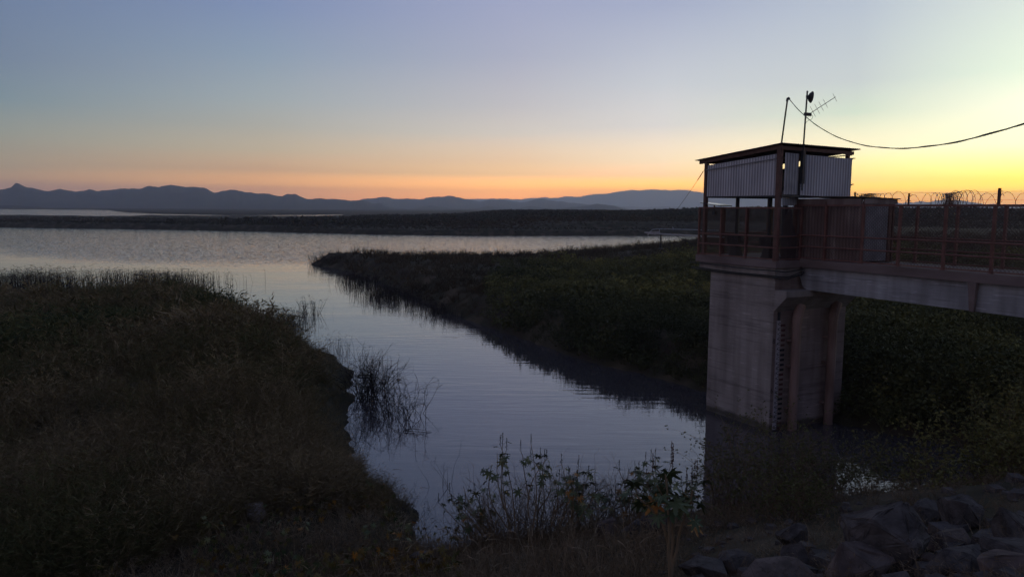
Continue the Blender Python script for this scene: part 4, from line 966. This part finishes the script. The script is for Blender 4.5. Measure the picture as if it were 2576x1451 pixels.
def twig_bush(name, label, cat, x, y, z0, stems, h, r0, lean, seed, m, group=None, curl=.5, sub=3, spread=.2, tint=.35, start=-0.15, leaves=None):
    """thin crooked branching twigs"""
    rr = random.Random(seed); b = MB(); tips = []
    def grow(p, d, L, rad_, lev):
        pts = [p]; n_ = 5 if lev == 0 else 3
        for i in range(n_):
            d = (d+Vector((rr.gauss(0, .16), rr.gauss(0, .16), rr.gauss(0, .10)-curl*.10*(i/n_)*(1 if lev else .6)))).normalized(); p = p+d*L/n_; pts.append(p)
        b.tube(pts, rad_, 3, r2=rad_*.4, cap=False); tips.append((pts[-1], d))
        if lev < 2:
            for _ in range(sub if lev == 0 else 2):
                i = rr.randint(1, n_); dd = (d+Vector((rr.gauss(0, .6), rr.gauss(0, .6), rr.gauss(0, .35)))).normalized(); grow(pts[i], dd, L*rr.uniform(.3, .55), rad_*.6, lev+1)
    for _ in range(stems):
        p = Vector((rr.gauss(0, spread), rr.gauss(0, spread), start)); grow(p, Vector(rdir(rr, lean)), h*rr.uniform(.6, 1.1), r0, 0)
    me = bpy.data.meshes.new(name); me.from_pydata(b.v, [], b.f); at = me.attributes.new('tint', 'FLOAT', 'POINT')
    at.data.foreach_set('value', np.clip(tint+RNG.normal(0, .1, len(b.v)), 0, 1).astype(np.float32))
    if leaves:
        root = empty(name, (x, y, z0)); tag(root, label, cat, group); link('branches', me, m, root)
        t = NP(); nl, ls, lm, lt = leaves
        for p, d in tips:
            for _ in range(nl):
                q = np.array(p)+np.array([rr.gauss(0, ls*.9) for _ in range(3)]); t.add(blade(q, (rr.gauss(0, 1), rr.gauss(0, 1), rr.gauss(0, .6)), ls*rr.uniform(.7, 1.3), ls*.5, .3, 2, rr.uniform(0, 6)))
        v, f = t.arr(); lmsh = mesh_np('leaves', v, f, tint=np.clip(lt+RNG.normal(0, .12, len(v)), 0, 1)); link('leaves', lmsh, lm, root); return root
    o = link(name, me, m); o.location = (x, y, z0); tag(o, label, cat, group); return o
DEADT = tint_mat('wet_dead_twig', [(0.014, 0.012, 0.014), (0.03, 0.026, 0.026)])
twig_bush('dead_bush', 'tangled dead bush standing in the water off the left bank, its core thickest', 'dead bush', -5.9, 31.6, 0, 80, 1.75, .016, .75, 3, DEADT, curl=2.2, spread=.45, sub=4)
twig_bush('dead_bush', 'drooping dead branches trailing into the water right of the tangled bush', 'dead bush', -4.3, 28.6, 0, 40, 1.5, .013, .8, 4, DEADT, curl=3.0, spread=.45, sub=3)
twig_bush('dead_bush', 'slim dead stems arching out of the water at the bank corner', 'dead bush', -7.6, 34.0, 0, 14, 1.5, .010, .5, 5, DEADT, curl=1.8, spread=.35, sub=2)
twig_bush('dead_bush', 'sparse dead twigs at the water line under the left bank', 'dead bush', -5.6, 25.0, 0, 12, 1.1, .009, .8, 6, DEADT, curl=1.5, spread=.3, sub=2)
twig_bush('dead_bush', 'few bare stems rising from open water below the tangle', 'dead bush', -1.9, 21.3, 0, 7, .95, .006, .3, 7, DEADT, curl=1.2, spread=.25, sub=1)
b = MB(); b.tube([(0, 0, .02), (.25, -.02, .05), (.5, .02, .03), (.62, 0, .02)], .045, 6, r2=.02); o = b.build('driftwood', DEADT, None); o.location = (-7.35, 35.5, 0.02); tag(o, 'short dark driftwood stub poking from the bank corner into the water', 'driftwood')
b = MB(); b.tube([(0, 0, .02), (.3, .12, .07), (.7, .1, .04), (1.05, -.05, .0)], .014, 5, r2=.006); b.tube([(0, 0, .02), (.3, -.12, .05), (.7, -.12, .03), (1.0, -.10, .0)], .014, 5, r2=.006); o = b.build('floating_branch', DEADT, None); o.location = (-3.9, 26.6, 0.01); tag(o, 'thin forked branch floating flat beside the drooping dead bush', 'branch')

# ------------------------------------------------------------------ foreground castor plants
def castor_leaf(rr, lobes=7):
    pts = [(0, -.05, 0)]
    for i in range(lobes):
        a = -2.35+4.7*i/(lobes-1); L = 1.0-.32*abs(a)/2.35
        for da, l_ in ((-.27, .50*L), (-.13, .84*L), (0, L), (.13, .84*L), (.27, .50*L)):
            aa = a+da; rr_ = l_; pts.append((math.sin(aa)*rr_, math.cos(aa)*rr_, -.18*rr_*rr_+.04*math.cos(3*aa)))
    n_ = len(pts); return pts, [(0, i, i+1) for i in range(1, n_-1)]
def castor(label, base, top, seed, stems=3, leaf=.13, nleaf=9, heads=2, rad_=.016, tint=.5, group='slender castor plants in front of the water', spike=None, orange=.1, lower=.45):
    rr = random.Random(seed); root = empty('castor_plant', base); tag(root, label, 'castor plant', group)
    B = Vector((0, 0, -.1)); Tp = Vector(top)-Vector(base); sm = MB(); sites = []; tops = []
    for s in range(stems):
        tgt = Tp+Vector((rr.gauss(0, .22), rr.gauss(0, .2), -rr.uniform(0, .35)*Tp.length*.5)) if s else Tp
        pts = []; off = Vector((rr.gauss(0, .12), rr.gauss(0, .1), 0)); n_ = 9
        if s == 0: p0, t0 = B, 0
        else: t0 = rr.uniform(.05, .5); p0 = B.lerp(Tp, t0)
        for i in range(n_+1):
            t = i/n_; q = p0.lerp(tgt, t)+off*math.sin(t*math.pi)+Vector((rr.gauss(0, .006), rr.gauss(0, .006), 0)); pts.append(q)
        sm.tube(pts, rad_*(1-.4*t0), 6, r2=rad_*.35); tops.append(pts[-1])
        for k in range(nleaf):
            i = min(n_-1, int(n_*rr.uniform(lower, 1.0))); sites.append((pts[i].lerp(pts[i+1], rr.random()), rad_))
    me = bpy.data.meshes.new('stem'); me.from_pydata(sm.v, [], sm.f); at = me.attributes.new('tint', 'FLOAT', 'POINT'); at.data.foreach_set('value', [.55]*len(sm.v)); link('stem', me, TWIG, root)
    for k, (p, _) in enumerate(sites):
        if k > 28: break
        a = rr.uniform(0, 6.283); out = Vector((math.cos(a), math.sin(a), rr.uniform(-.1, .5))).normalized(); pl = leaf*rr.uniform(.6, 1.3); c = p+out*pl
        pts, fs = castor_leaf(rr); sz = leaf*rr.uniform(.65, 1.2)
        Mx = Matrix.Translation(c) @ out.to_track_quat('Y', 'Z').to_matrix().to_4x4() @ Matrix.Rotation(rr.uniform(-1.3, -.2), 4, 'X') @ Matrix.Rotation(rr.gauss(0, .4), 4, 'Y') @ Matrix.Scale(sz, 4)
        vs = [tuple(Mx @ Vector(q)) for q in pts]; kk = len(vs)
        pm = MB(); pm.tube([p, p.lerp(c, .6)+Vector((0, 0, .01)), c], leaf*.018, 3, cap=False)
        me = bpy.data.meshes.new('leaf'); me.from_pydata(vs+pm.v, [], fs+[tuple(i+kk for i in f) for f in pm.f])
        tv = tint+rr.gauss(0, .15); is_o = rr.random() < orange
        at = me.attributes.new('tint', 'FLOAT', 'POINT'); at.data.foreach_set('value', [max(0, min(1, tv))]*(kk+len(pm.v))); link('leaf', me, ORANGEL if is_o else CASTORL, root)
    for k in range(min(heads, len(tops))):
        p = tops[k]; hb = MB(); H0 = rr.uniform(.14, .24) if not spike else spike
        hb.tube([p, p+Vector((rr.gauss(0, .01), 0, H0))], rad_*.3, 4)
        n_ = 9 if not spike else 26
        for i in range(n_):
            t = rr.random(); rr_ = .011*(1.6-t) if not spike else .012; a = rr.uniform(0, 6.28)
            q = p+Vector((math.cos(a)*rr_*1.8*(1-t*.5), math.sin(a)*rr_*1.8*(1-t*.5), H0*t)); e = .010 if not spike else .013
            hb.add([(q.x-e,q.y,q.z),(q.x+e,q.y,q.z),(q.x,q.y-e,q.z),(q.x,q.y+e,q.z),(q.x,q.y,q.z-e),(q.x,q.y,q.z+e)], [(0,2,5),(2,1,5),(1,3,5),(3,0,5),(2,0,4),(1,2,4),(3,1,4),(0,3,4)])
        hb.build('seed_head', SEEDR if spike else SEEDM, root)
    return root
CASTORL = tint_mat('castor_leaf', [(0.030, 0.042, 0.022), (0.055, 0.075, 0.030), (0.095, 0.105, 0.040), (0.16, 0.13, 0.04)], rough=.5, spec=.3)
ORANGEL = mat('faded_orange_leaf', (0.24, 0.10, 0.022), (0.30, 0.15, 0.03), scale=8, rough=.6)
SEEDM = mat('dark_seed_pod', (0.022, 0.022, 0.016), rough=.8)
SEEDR = mat('reddish_seed_spike', (0.085, 0.030, 0.016), rough=.8)
CP = [((-0.29,14.50),(-1.20,14.50,2.41), 'leaning castor plant at the left end of the row, reaching over open water'),
 ((-0.10,14.80),(-0.72,14.80,2.36), 'short castor plant with broad dark leaves second from the left'),
 ((0.09,14.20),(-0.20,14.20,3.52), 'tallest thin castor plant on the left with a dark pod at its tip'),
 ((0.35,14.00),(0.38,14.00,3.59), 'tall castor plant with leaf tuft under its tip, centre of the row'),
 ((0.74,14.40),(1.00,14.40,3.08), 'castor plant of middle height with a bare pale stem'),
 ((0.86,14.60),(1.55,14.60,2.81), 'castor plant leaning right towards the stones'),
 ((1.43,14.90),(1.37,14.90,2.86), 'bushy castor plant at the right side of the brush'),
 ((2.02,15.50),(2.39,15.50,2.30), 'small castor plant with an orange leaf left of the boulders'),
 ((2.78,16.00),(2.80,16.00,2.40), 'wispy castor plant rising behind the rounded boulder'),
 ((3.34,15.80),(3.11,15.80,2.72), 'thin castor plant behind the big leafy one'),]
CP += [((0.55,15.2),(0.62,15.2,2.95), 'thin castor plant just right of the two tallest, half hidden in brush'), ((1.15,14.2),(1.22,14.2,2.75), 'castor plant rising from the brush right of the middle of the row'),
 ((-0.45,15.3),(-0.95,15.3,1.95), 'lowest castor plant at the left foot of the row'), ((1.75,15.2),(1.80,15.2,2.2), 'short castor plant at the right end of the brush'), ((2.9,14.6),(2.72,14.6,2.75), 'castor plant left of the big leafy one, over the boulders'), ((2.45,15.0),(2.55,15.0,2.7), 'upright castor plant above the dark boulder'), ((3.6,15.0),(3.72,15.0,2.45), 'castor plant between the big leafy one and the tower edge')]
for i, (bs, tp, lb) in enumerate(CP):
    castor(lb, (bs[0], bs[1], gz(*bs)), tp, 100+i, stems=3+(i % 3), nleaf=5+(i % 3), heads=3, leaf=.105+.012*(i % 3), tint=.42+.05*(i % 4), orange=.06)
castor('castor plant with red seed spikes beside the tower base', (3.30, 15.2, gz(3.3, 15.2)), (3.35, 15.2, 2.75), 130, stems=4, nleaf=4, heads=4, spike=.5, leaf=.11, tint=.35)
castor('low castor plant with red spikes against the tower edge', (3.85, 16.2, gz(3.85, 16.2)), (4.08, 16.2, 2.2), 131, stems=4, nleaf=4, heads=4, spike=.35, leaf=.11, tint=.35)
castor('big castor plant with large star shaped leaves and pale double stem, nearest the camera', (1.83, 8.2, gz(1.83, 8.2)), (1.75, 8.25, 5.08), 140, stems=4, nleaf=7, heads=0, leaf=.185, rad_=.026, tint=.30, orange=.07, group=None, lower=.62)

# dry brush between the castor plants, and shrubs by the tower foot and right shore
BR = [(2.75, 14.9, .8, 'short dry brush between the boulders and the big castor plant'), (-0.7, 15.2, .7, 'sparse dry brush left of the whole castor row'), (-0.35, 14.6, 1.0, 'grey dry brush at the left foot of the castor row'), (0.2, 14.7, 1.15, 'dense grey dry brush below the tallest castor stems'), (0.85, 14.9, 1.15, 'grey brown twiggy brush in the middle of the castor row'),
      (1.5, 15.0, 1.05, 'twiggy dry brush right of the castor row centre'), (2.1, 15.4, .9, 'low dry brush left of the boulders at the water edge')]
for i, (x, y, h_, lb) in enumerate(BR): twig_bush('dry_brush', lb, 'brush', x, y, gz(x, y), 62, h_*1.15, .006, .62, 200+i, TWIG, 'dry brush along the near shore', curl=.2, sub=4, spread=.28, tint=.35)
SH = [(4.5, 14.6, 1.25, 'leggy shrub in front of the left side of the tower base'), (5.2, 15.0, 1.5, 'taller straggling shrub before the gauge corner of the tower'), (6.0, 15.4, 1.4, 'tangled shrub before the right hand pipe'),
      (5.0, 12.8, .8, 'low shrub at the edge of the boulder slope'), (6.9, 15.6, 1.1, 'low green shrub at the right foot of the tower')]
for i, (x, y, h_, lb) in enumerate(SH): twig_bush('shrub', lb, 'shrub', x, y, gz(x, y), 34, h_*1.1, .008, .5, 300+i, TWIG, 'shrubs along the tower foot', curl=.3, sub=4, spread=.28, tint=.25, leaves=(3, .05, GREEN, .55))
SR = [(7.9, 16.4, 1.25, 'open leafy bush drawn against the bright water right of the tower'), (8.9, 16.6, 1.3, 'second leafy bush over the bright water patch'), (9.8, 16.4, 1.5, 'leafy bush at the right end of the bright water'),
      (10.6, 16.2, 1.7, 'yellow green bush on the rising right bank'), (11.5, 16.5, 1.9, 'tall yellow green bush on the right bank under the bridge'), (12.3, 15.6, 1.9, 'large leafy bush near the right edge'), (10.2, 14.4, 1.2, 'low yellowish bush above the rocks'), (8.4, 14.4, .8, 'low leafy bush between the rocks and bright water'), (11.6, 13.6, 1.5, 'leafy bush at the right edge above the rocks')]
for i, (x, y, h_, lb) in enumerate(SR): twig_bush('leafy_bush', lb, 'bush', x, y, gz(x, y), 26 if i > 2 and i != 7 else 11, h_, .009, .65, 400+i, TWIG, 'leafy bushes on the right bank', curl=.2, sub=4, spread=.3, tint=.2, leaves=(5 if i > 2 and i != 7 else 3, .075, GREEN, .62+.04*(i % 4)))

# broadleaf weeds with yellow and orange leaves, lower left
t = []
for i in range(7):
    q, f_ = castor_leaf(None); a1, a2 = .5+.22*i, .9*i
    Mq = Matrix.Rotation(a2, 4, 'Z') @ Matrix.Rotation(-a1, 4, 'X') @ Matrix.Rotation(.5*math.sin(i*2.0), 4, 'Y')
    t.append((np.array([tuple(Mq @ Vector(v)) for v in q]), np.array(f_, int)))
WEEDL = tint_mat('weed_leaf', [(0.035, 0.055, 0.022), (0.075, 0.075, 0.025), (0.14, 0.085, 0.022), (0.30, 0.13, 0.02)], rough=.6)
X, Y = sample(1500, 10.5, 19.5, -30, -4, 1); k = fbm(X*.55, Y*.55, 71) > .02; X, Y = X[k], Y[k]; z, d, _ = land(X, Y); k = d > .4; X, Y, z = X[k], Y[k], z[k]
ti = np.clip(.36+1.3*fbm(X*.5, Y*.5, 72)+RNG.normal(0, .17, len(X)), 0, 1)
o = scatter('broadleaf_weeds', t, X, Y, RNG.uniform(.06, .12, len(X)), ti, WEEDL, zs=z+RNG.uniform(.25, .62, len(X))); tag(o, kind='stuff')
for i, (x, y, lb) in enumerate(((-4.6, 13.6, 'small castor seedling with orange leaves in the lower left'), (-6.4, 15.6, 'yellowing castor seedling left of the pale rock'), (-5.0, 15.6, 'orange leaved castor seedling under the pale rock'), (-3.1, 15.4, 'green castor seedling on the bank near the pebbles'), (-2.2, 14.2, 'pale stemmed castor sapling at the lower centre left'))):
    castor(lb, (x, y, gz(x, y)), (x+.1, y, gz(x, y)+.75+.1*(i % 2)), 500+i, stems=2, nleaf=5, heads=0, leaf=.10, tint=.65, orange=.45 if i != 3 else 0, rad_=.009, group='castor seedlings on the near slope')

# ------------------------------------------------------------------ rocks
ROCK = mat('basalt_rock', (0.040, 0.034, 0.032), (0.125, 0.108, 0.100), scale=5, rough=.9, bump=1.0, bscale=22, spec=.15, lo=.3, hi=.75)
ROCKR = mat('reddish_rock', (0.060, 0.045, 0.040), (0.145, 0.110, 0.096), scale=3.5, rough=.9, bump=.9, bscale=12, spec=.15)
ROCKW = mat('pale_rock', (0.16, 0.13, 0.12), (0.24, 0.20, 0.18), scale=5, rough=.9, bump=.8, bscale=14)
for m_ in (ROCK, ROCKR, ROCKW):
    n, l = m_.node_tree.nodes, m_.node_tree.links; b_ = n['Principled BSDF']
    tcr = [e_ for e_ in n if e_.type == 'TEX_COORD'][0]; old = b_.inputs['Base Color'].links[0].from_socket; oldn = b_.inputs['Normal'].links[0].from_node
    vo = n.new('ShaderNodeTexVoronoi'); vo.feature = 'DISTANCE_TO_EDGE'; vo.inputs['Scale'].default_value = 2.0
    wn = n.new('ShaderNodeTexNoise'); wn.inputs['Scale'].default_value = 5; l.new(tcr.outputs['Object'], wn.inputs['Vector'])
    vm = n.new('ShaderNodeVectorMath'); vm.operation = 'MULTIPLY_ADD'; l.new(wn.outputs['Color'], vm.inputs[0]); vm.inputs[1].default_value = (.35, .35, .35); l.new(tcr.outputs['Object'], vm.inputs[2]); l.new(vm.outputs[0], vo.inputs['Vector'])
    cr_ = n.new('ShaderNodeMapRange'); cr_.inputs['From Max'].default_value = .018; cr_.inputs['To Min'].default_value = .78; l.new(vo.outputs['Distance'], cr_.inputs['Value'])
    mx = n.new('ShaderNodeMix'); mx.data_type = 'RGBA'; mx.blend_type = 'MULTIPLY'; mx.inputs['Factor'].default_value = 1; l.new(old, mx.inputs[6]); l.new(cr_.outputs[0], mx.inputs[7]); l.new(mx.outputs[2], b_.inputs['Base Color'])
    b2_ = n.new('ShaderNodeBump'); b2_.inputs['Distance'].default_value = .015; l.new(cr_.outputs[0], b2_.inputs['Height']); l.new(oldn.outputs[0], b2_.inputs['Normal']); l.new(b2_.outputs[0], b_.inputs['Normal'])
def rock(label, x, y, w_, h_, seed, m, group=None, dpt=None, tilt=0.0, name='rock', sink=.25):
    rr = random.Random(seed); bm = bmesh.new(); dpt = dpt or w_*.8
    for _ in range(17):
        a = rr.uniform(0, 6.283); e = math.asin(rr.uniform(-1, 1)); q = rr.uniform(.86, 1.1)
        p = Vector((math.cos(a)*math.cos(e), math.sin(a)*math.cos(e), math.sin(e)))
        p = Vector([math.copysign(abs(c)**.72, c) for c in p])*q; bm.verts.new((p.x*w_/2*.92, p.y*dpt/2*.92, p.z*h_*.62))
    res = bmesh.ops.convex_hull(bm, input=bm.verts); bmesh.ops.delete(bm, geom=[v for v in bm.verts if not v.link_faces], context='VERTS')
    bmesh.ops.bevel(bm, geom=bm.edges[:], offset=min(w_, h_)*.035, segments=1, affect='EDGES')
    bmesh.ops.triangulate(bm, faces=bm.faces); bmesh.ops.subdivide_edges(bm, edges=bm.edges, cuts=3)
    for v in bm.verts: v.co += Vector(v.co).normalized()*(mnoise.noise(v.co*5+Vector((seed, 0, 0)))*.05+mnoise.noise(v.co*26+Vector((0, seed, 0)))*.045)*min(w_, h_)
    me = bpy.data.meshes.new(name); bm.to_mesh(me); bm.free()
    o = link(name, me, m); o.location = (x, y, gz(x, y)+h_*(.5-sink)); o.rotation_euler = (tilt, rr.uniform(-.12, .12), rr.uniform(-.5, .5)); tag(o, label, 'rock', group); return o
RK = [(4.30,8.32,.96,.62,ROCK,'largest dark block of the boulder slope, flat topped'),(3.83,8.0,.88,.30,ROCKR,'broad reddish slab in front of the largest block'),(3.99,10.3,.52,.28,ROCK,'dark boulder left of the largest block at the brush edge'),
 (3.55,8.99,.40,.25,ROCK,'small dark stone between two slabs left of the largest block'),(2.91,9.3,.58,.20,ROCK,'low dark slab near the bottom, left part of the slope'),(2.47,9.1,.74,.22,ROCK,'long low rock at the lower left end of the slope beside the big castor stem'),
 (3.10,8.3,1.05,.18,ROCKR,'long thin slab along the bottom edge'),(6.18,10.8,.60,.26,ROCK,'flat rock at the top of the slope under the bushes'),(6.12,9.9,.66,.36,ROCK,'angular dark rock at the upper right of the slope'),
 (5.34,8.9,.66,.22,ROCKR,'flat brownish rock right of the largest block'),(5.30,7.65,.58,.28,ROCK,'slanted dark slab at the lower right'),(4.98,7.2,.6,.24,ROCKR,'reddish rock at the bottom right corner'),
 (5.75,8.2,.62,.40,ROCK,'big rounded rock at the right edge'),(4.75,7.6,.7,.22,ROCK,'broad dark stone before the right slabs'),(4.62,8.0,.34,.12,ROCKR,'small pale edged slab leaning on the largest block'),
 (2.71,13.5,.74,.56,ROCK,'rounded boulder at the water edge behind the big castor plant'),(2.30,13.4,.56,.36,ROCK,'dark boulder left of the rounded boulder at the water edge'),(1.85,13.8,.52,.40,ROCKR,'pale topped boulder among the dry brush'),
 (-1.60,13.2,.5,.34,ROCK,'low mossy boulder by the near shore at lower centre'),(-6.12,17.4,.60,.46,ROCKW,'pale upright rock among the weeds on the left')]
for i, (x, y, w_, h_, m, lb) in enumerate(RK): rock(lb, x, y, w_*1.05, h_*(1.25 if i < 15 else 1), 700+i, m, tilt=.16*math.sin(i*2.1), sink=.12)
# loose rubble between them, too many to count
rb = MB(); Xr, Yr = sample(420, 5.5, 16.5, 4, 40, 1); zr, dr, _ = land(Xr, Yr)
for x, y, z_ in zip(Xr, Yr, zr):
    if x < 0.9+.10*y or z_ < 1.2: continue
    s_ = random.uniform(.03, .14)*(1.3 if z_ > 3 else .8); a = random.uniform(0, 6.28); k_ = len(rb.v)
    vs = [];
    for (px_, py_, pz_) in ((-1,-1,-.7),(1,-1,-.7),(1,1,-.7),(-1,1,-.7),(-.8,-.7,.6),(.7,-.8,.7),(.8,.7,.5),(-.6,.8,.6)):
        q = Vector((px_*random.uniform(.7, 1.2), py_*random.uniform(.6, 1), pz_*random.uniform(.5, .9)))*s_; q.rotate(Matrix.Rotation(a, 3, 'Z')); vs.append((x+q.x, y+q.y, z_+q.z+s_*.2))
    rb.add(vs, [(0,3,2,1),(4,5,6,7),(0,1,5,4),(1,2,6,5),(2,3,7,6),(3,0,4,7)])
o = rb.build('rubble', ROCK, None); tag(o, kind='stuff')
# pebbly mud strip at the waterline of the left bank
pb = MB()
for _ in range(1500):
    t_ = random.random(); x = -4.9+3.3*t_+random.gauss(0, .30); y = 23.3-5.6*t_+random.gauss(0, .30); d_ = 0
    if x > -1.0 or y < 16.5: continue
    z_ = gz(x, y)
    if z_ < -.06: continue
    s_ = random.uniform(.015, .05); a = random.uniform(0, 6.28); c, q = math.cos(a)*s_, math.sin(a)*s_
    pb.add([(x-c, y-q, z_), (x+q*.6, y-c*.6, z_), (x+c, y+q, z_), (x-q*.6, y+c*.6, z_), (x, y, z_+s_*.8)], [(0,1,4),(1,2,4),(2,3,4),(3,0,4)])
o = pb.build('pebbles', ROCK, None); tag(o, kind='stuff')
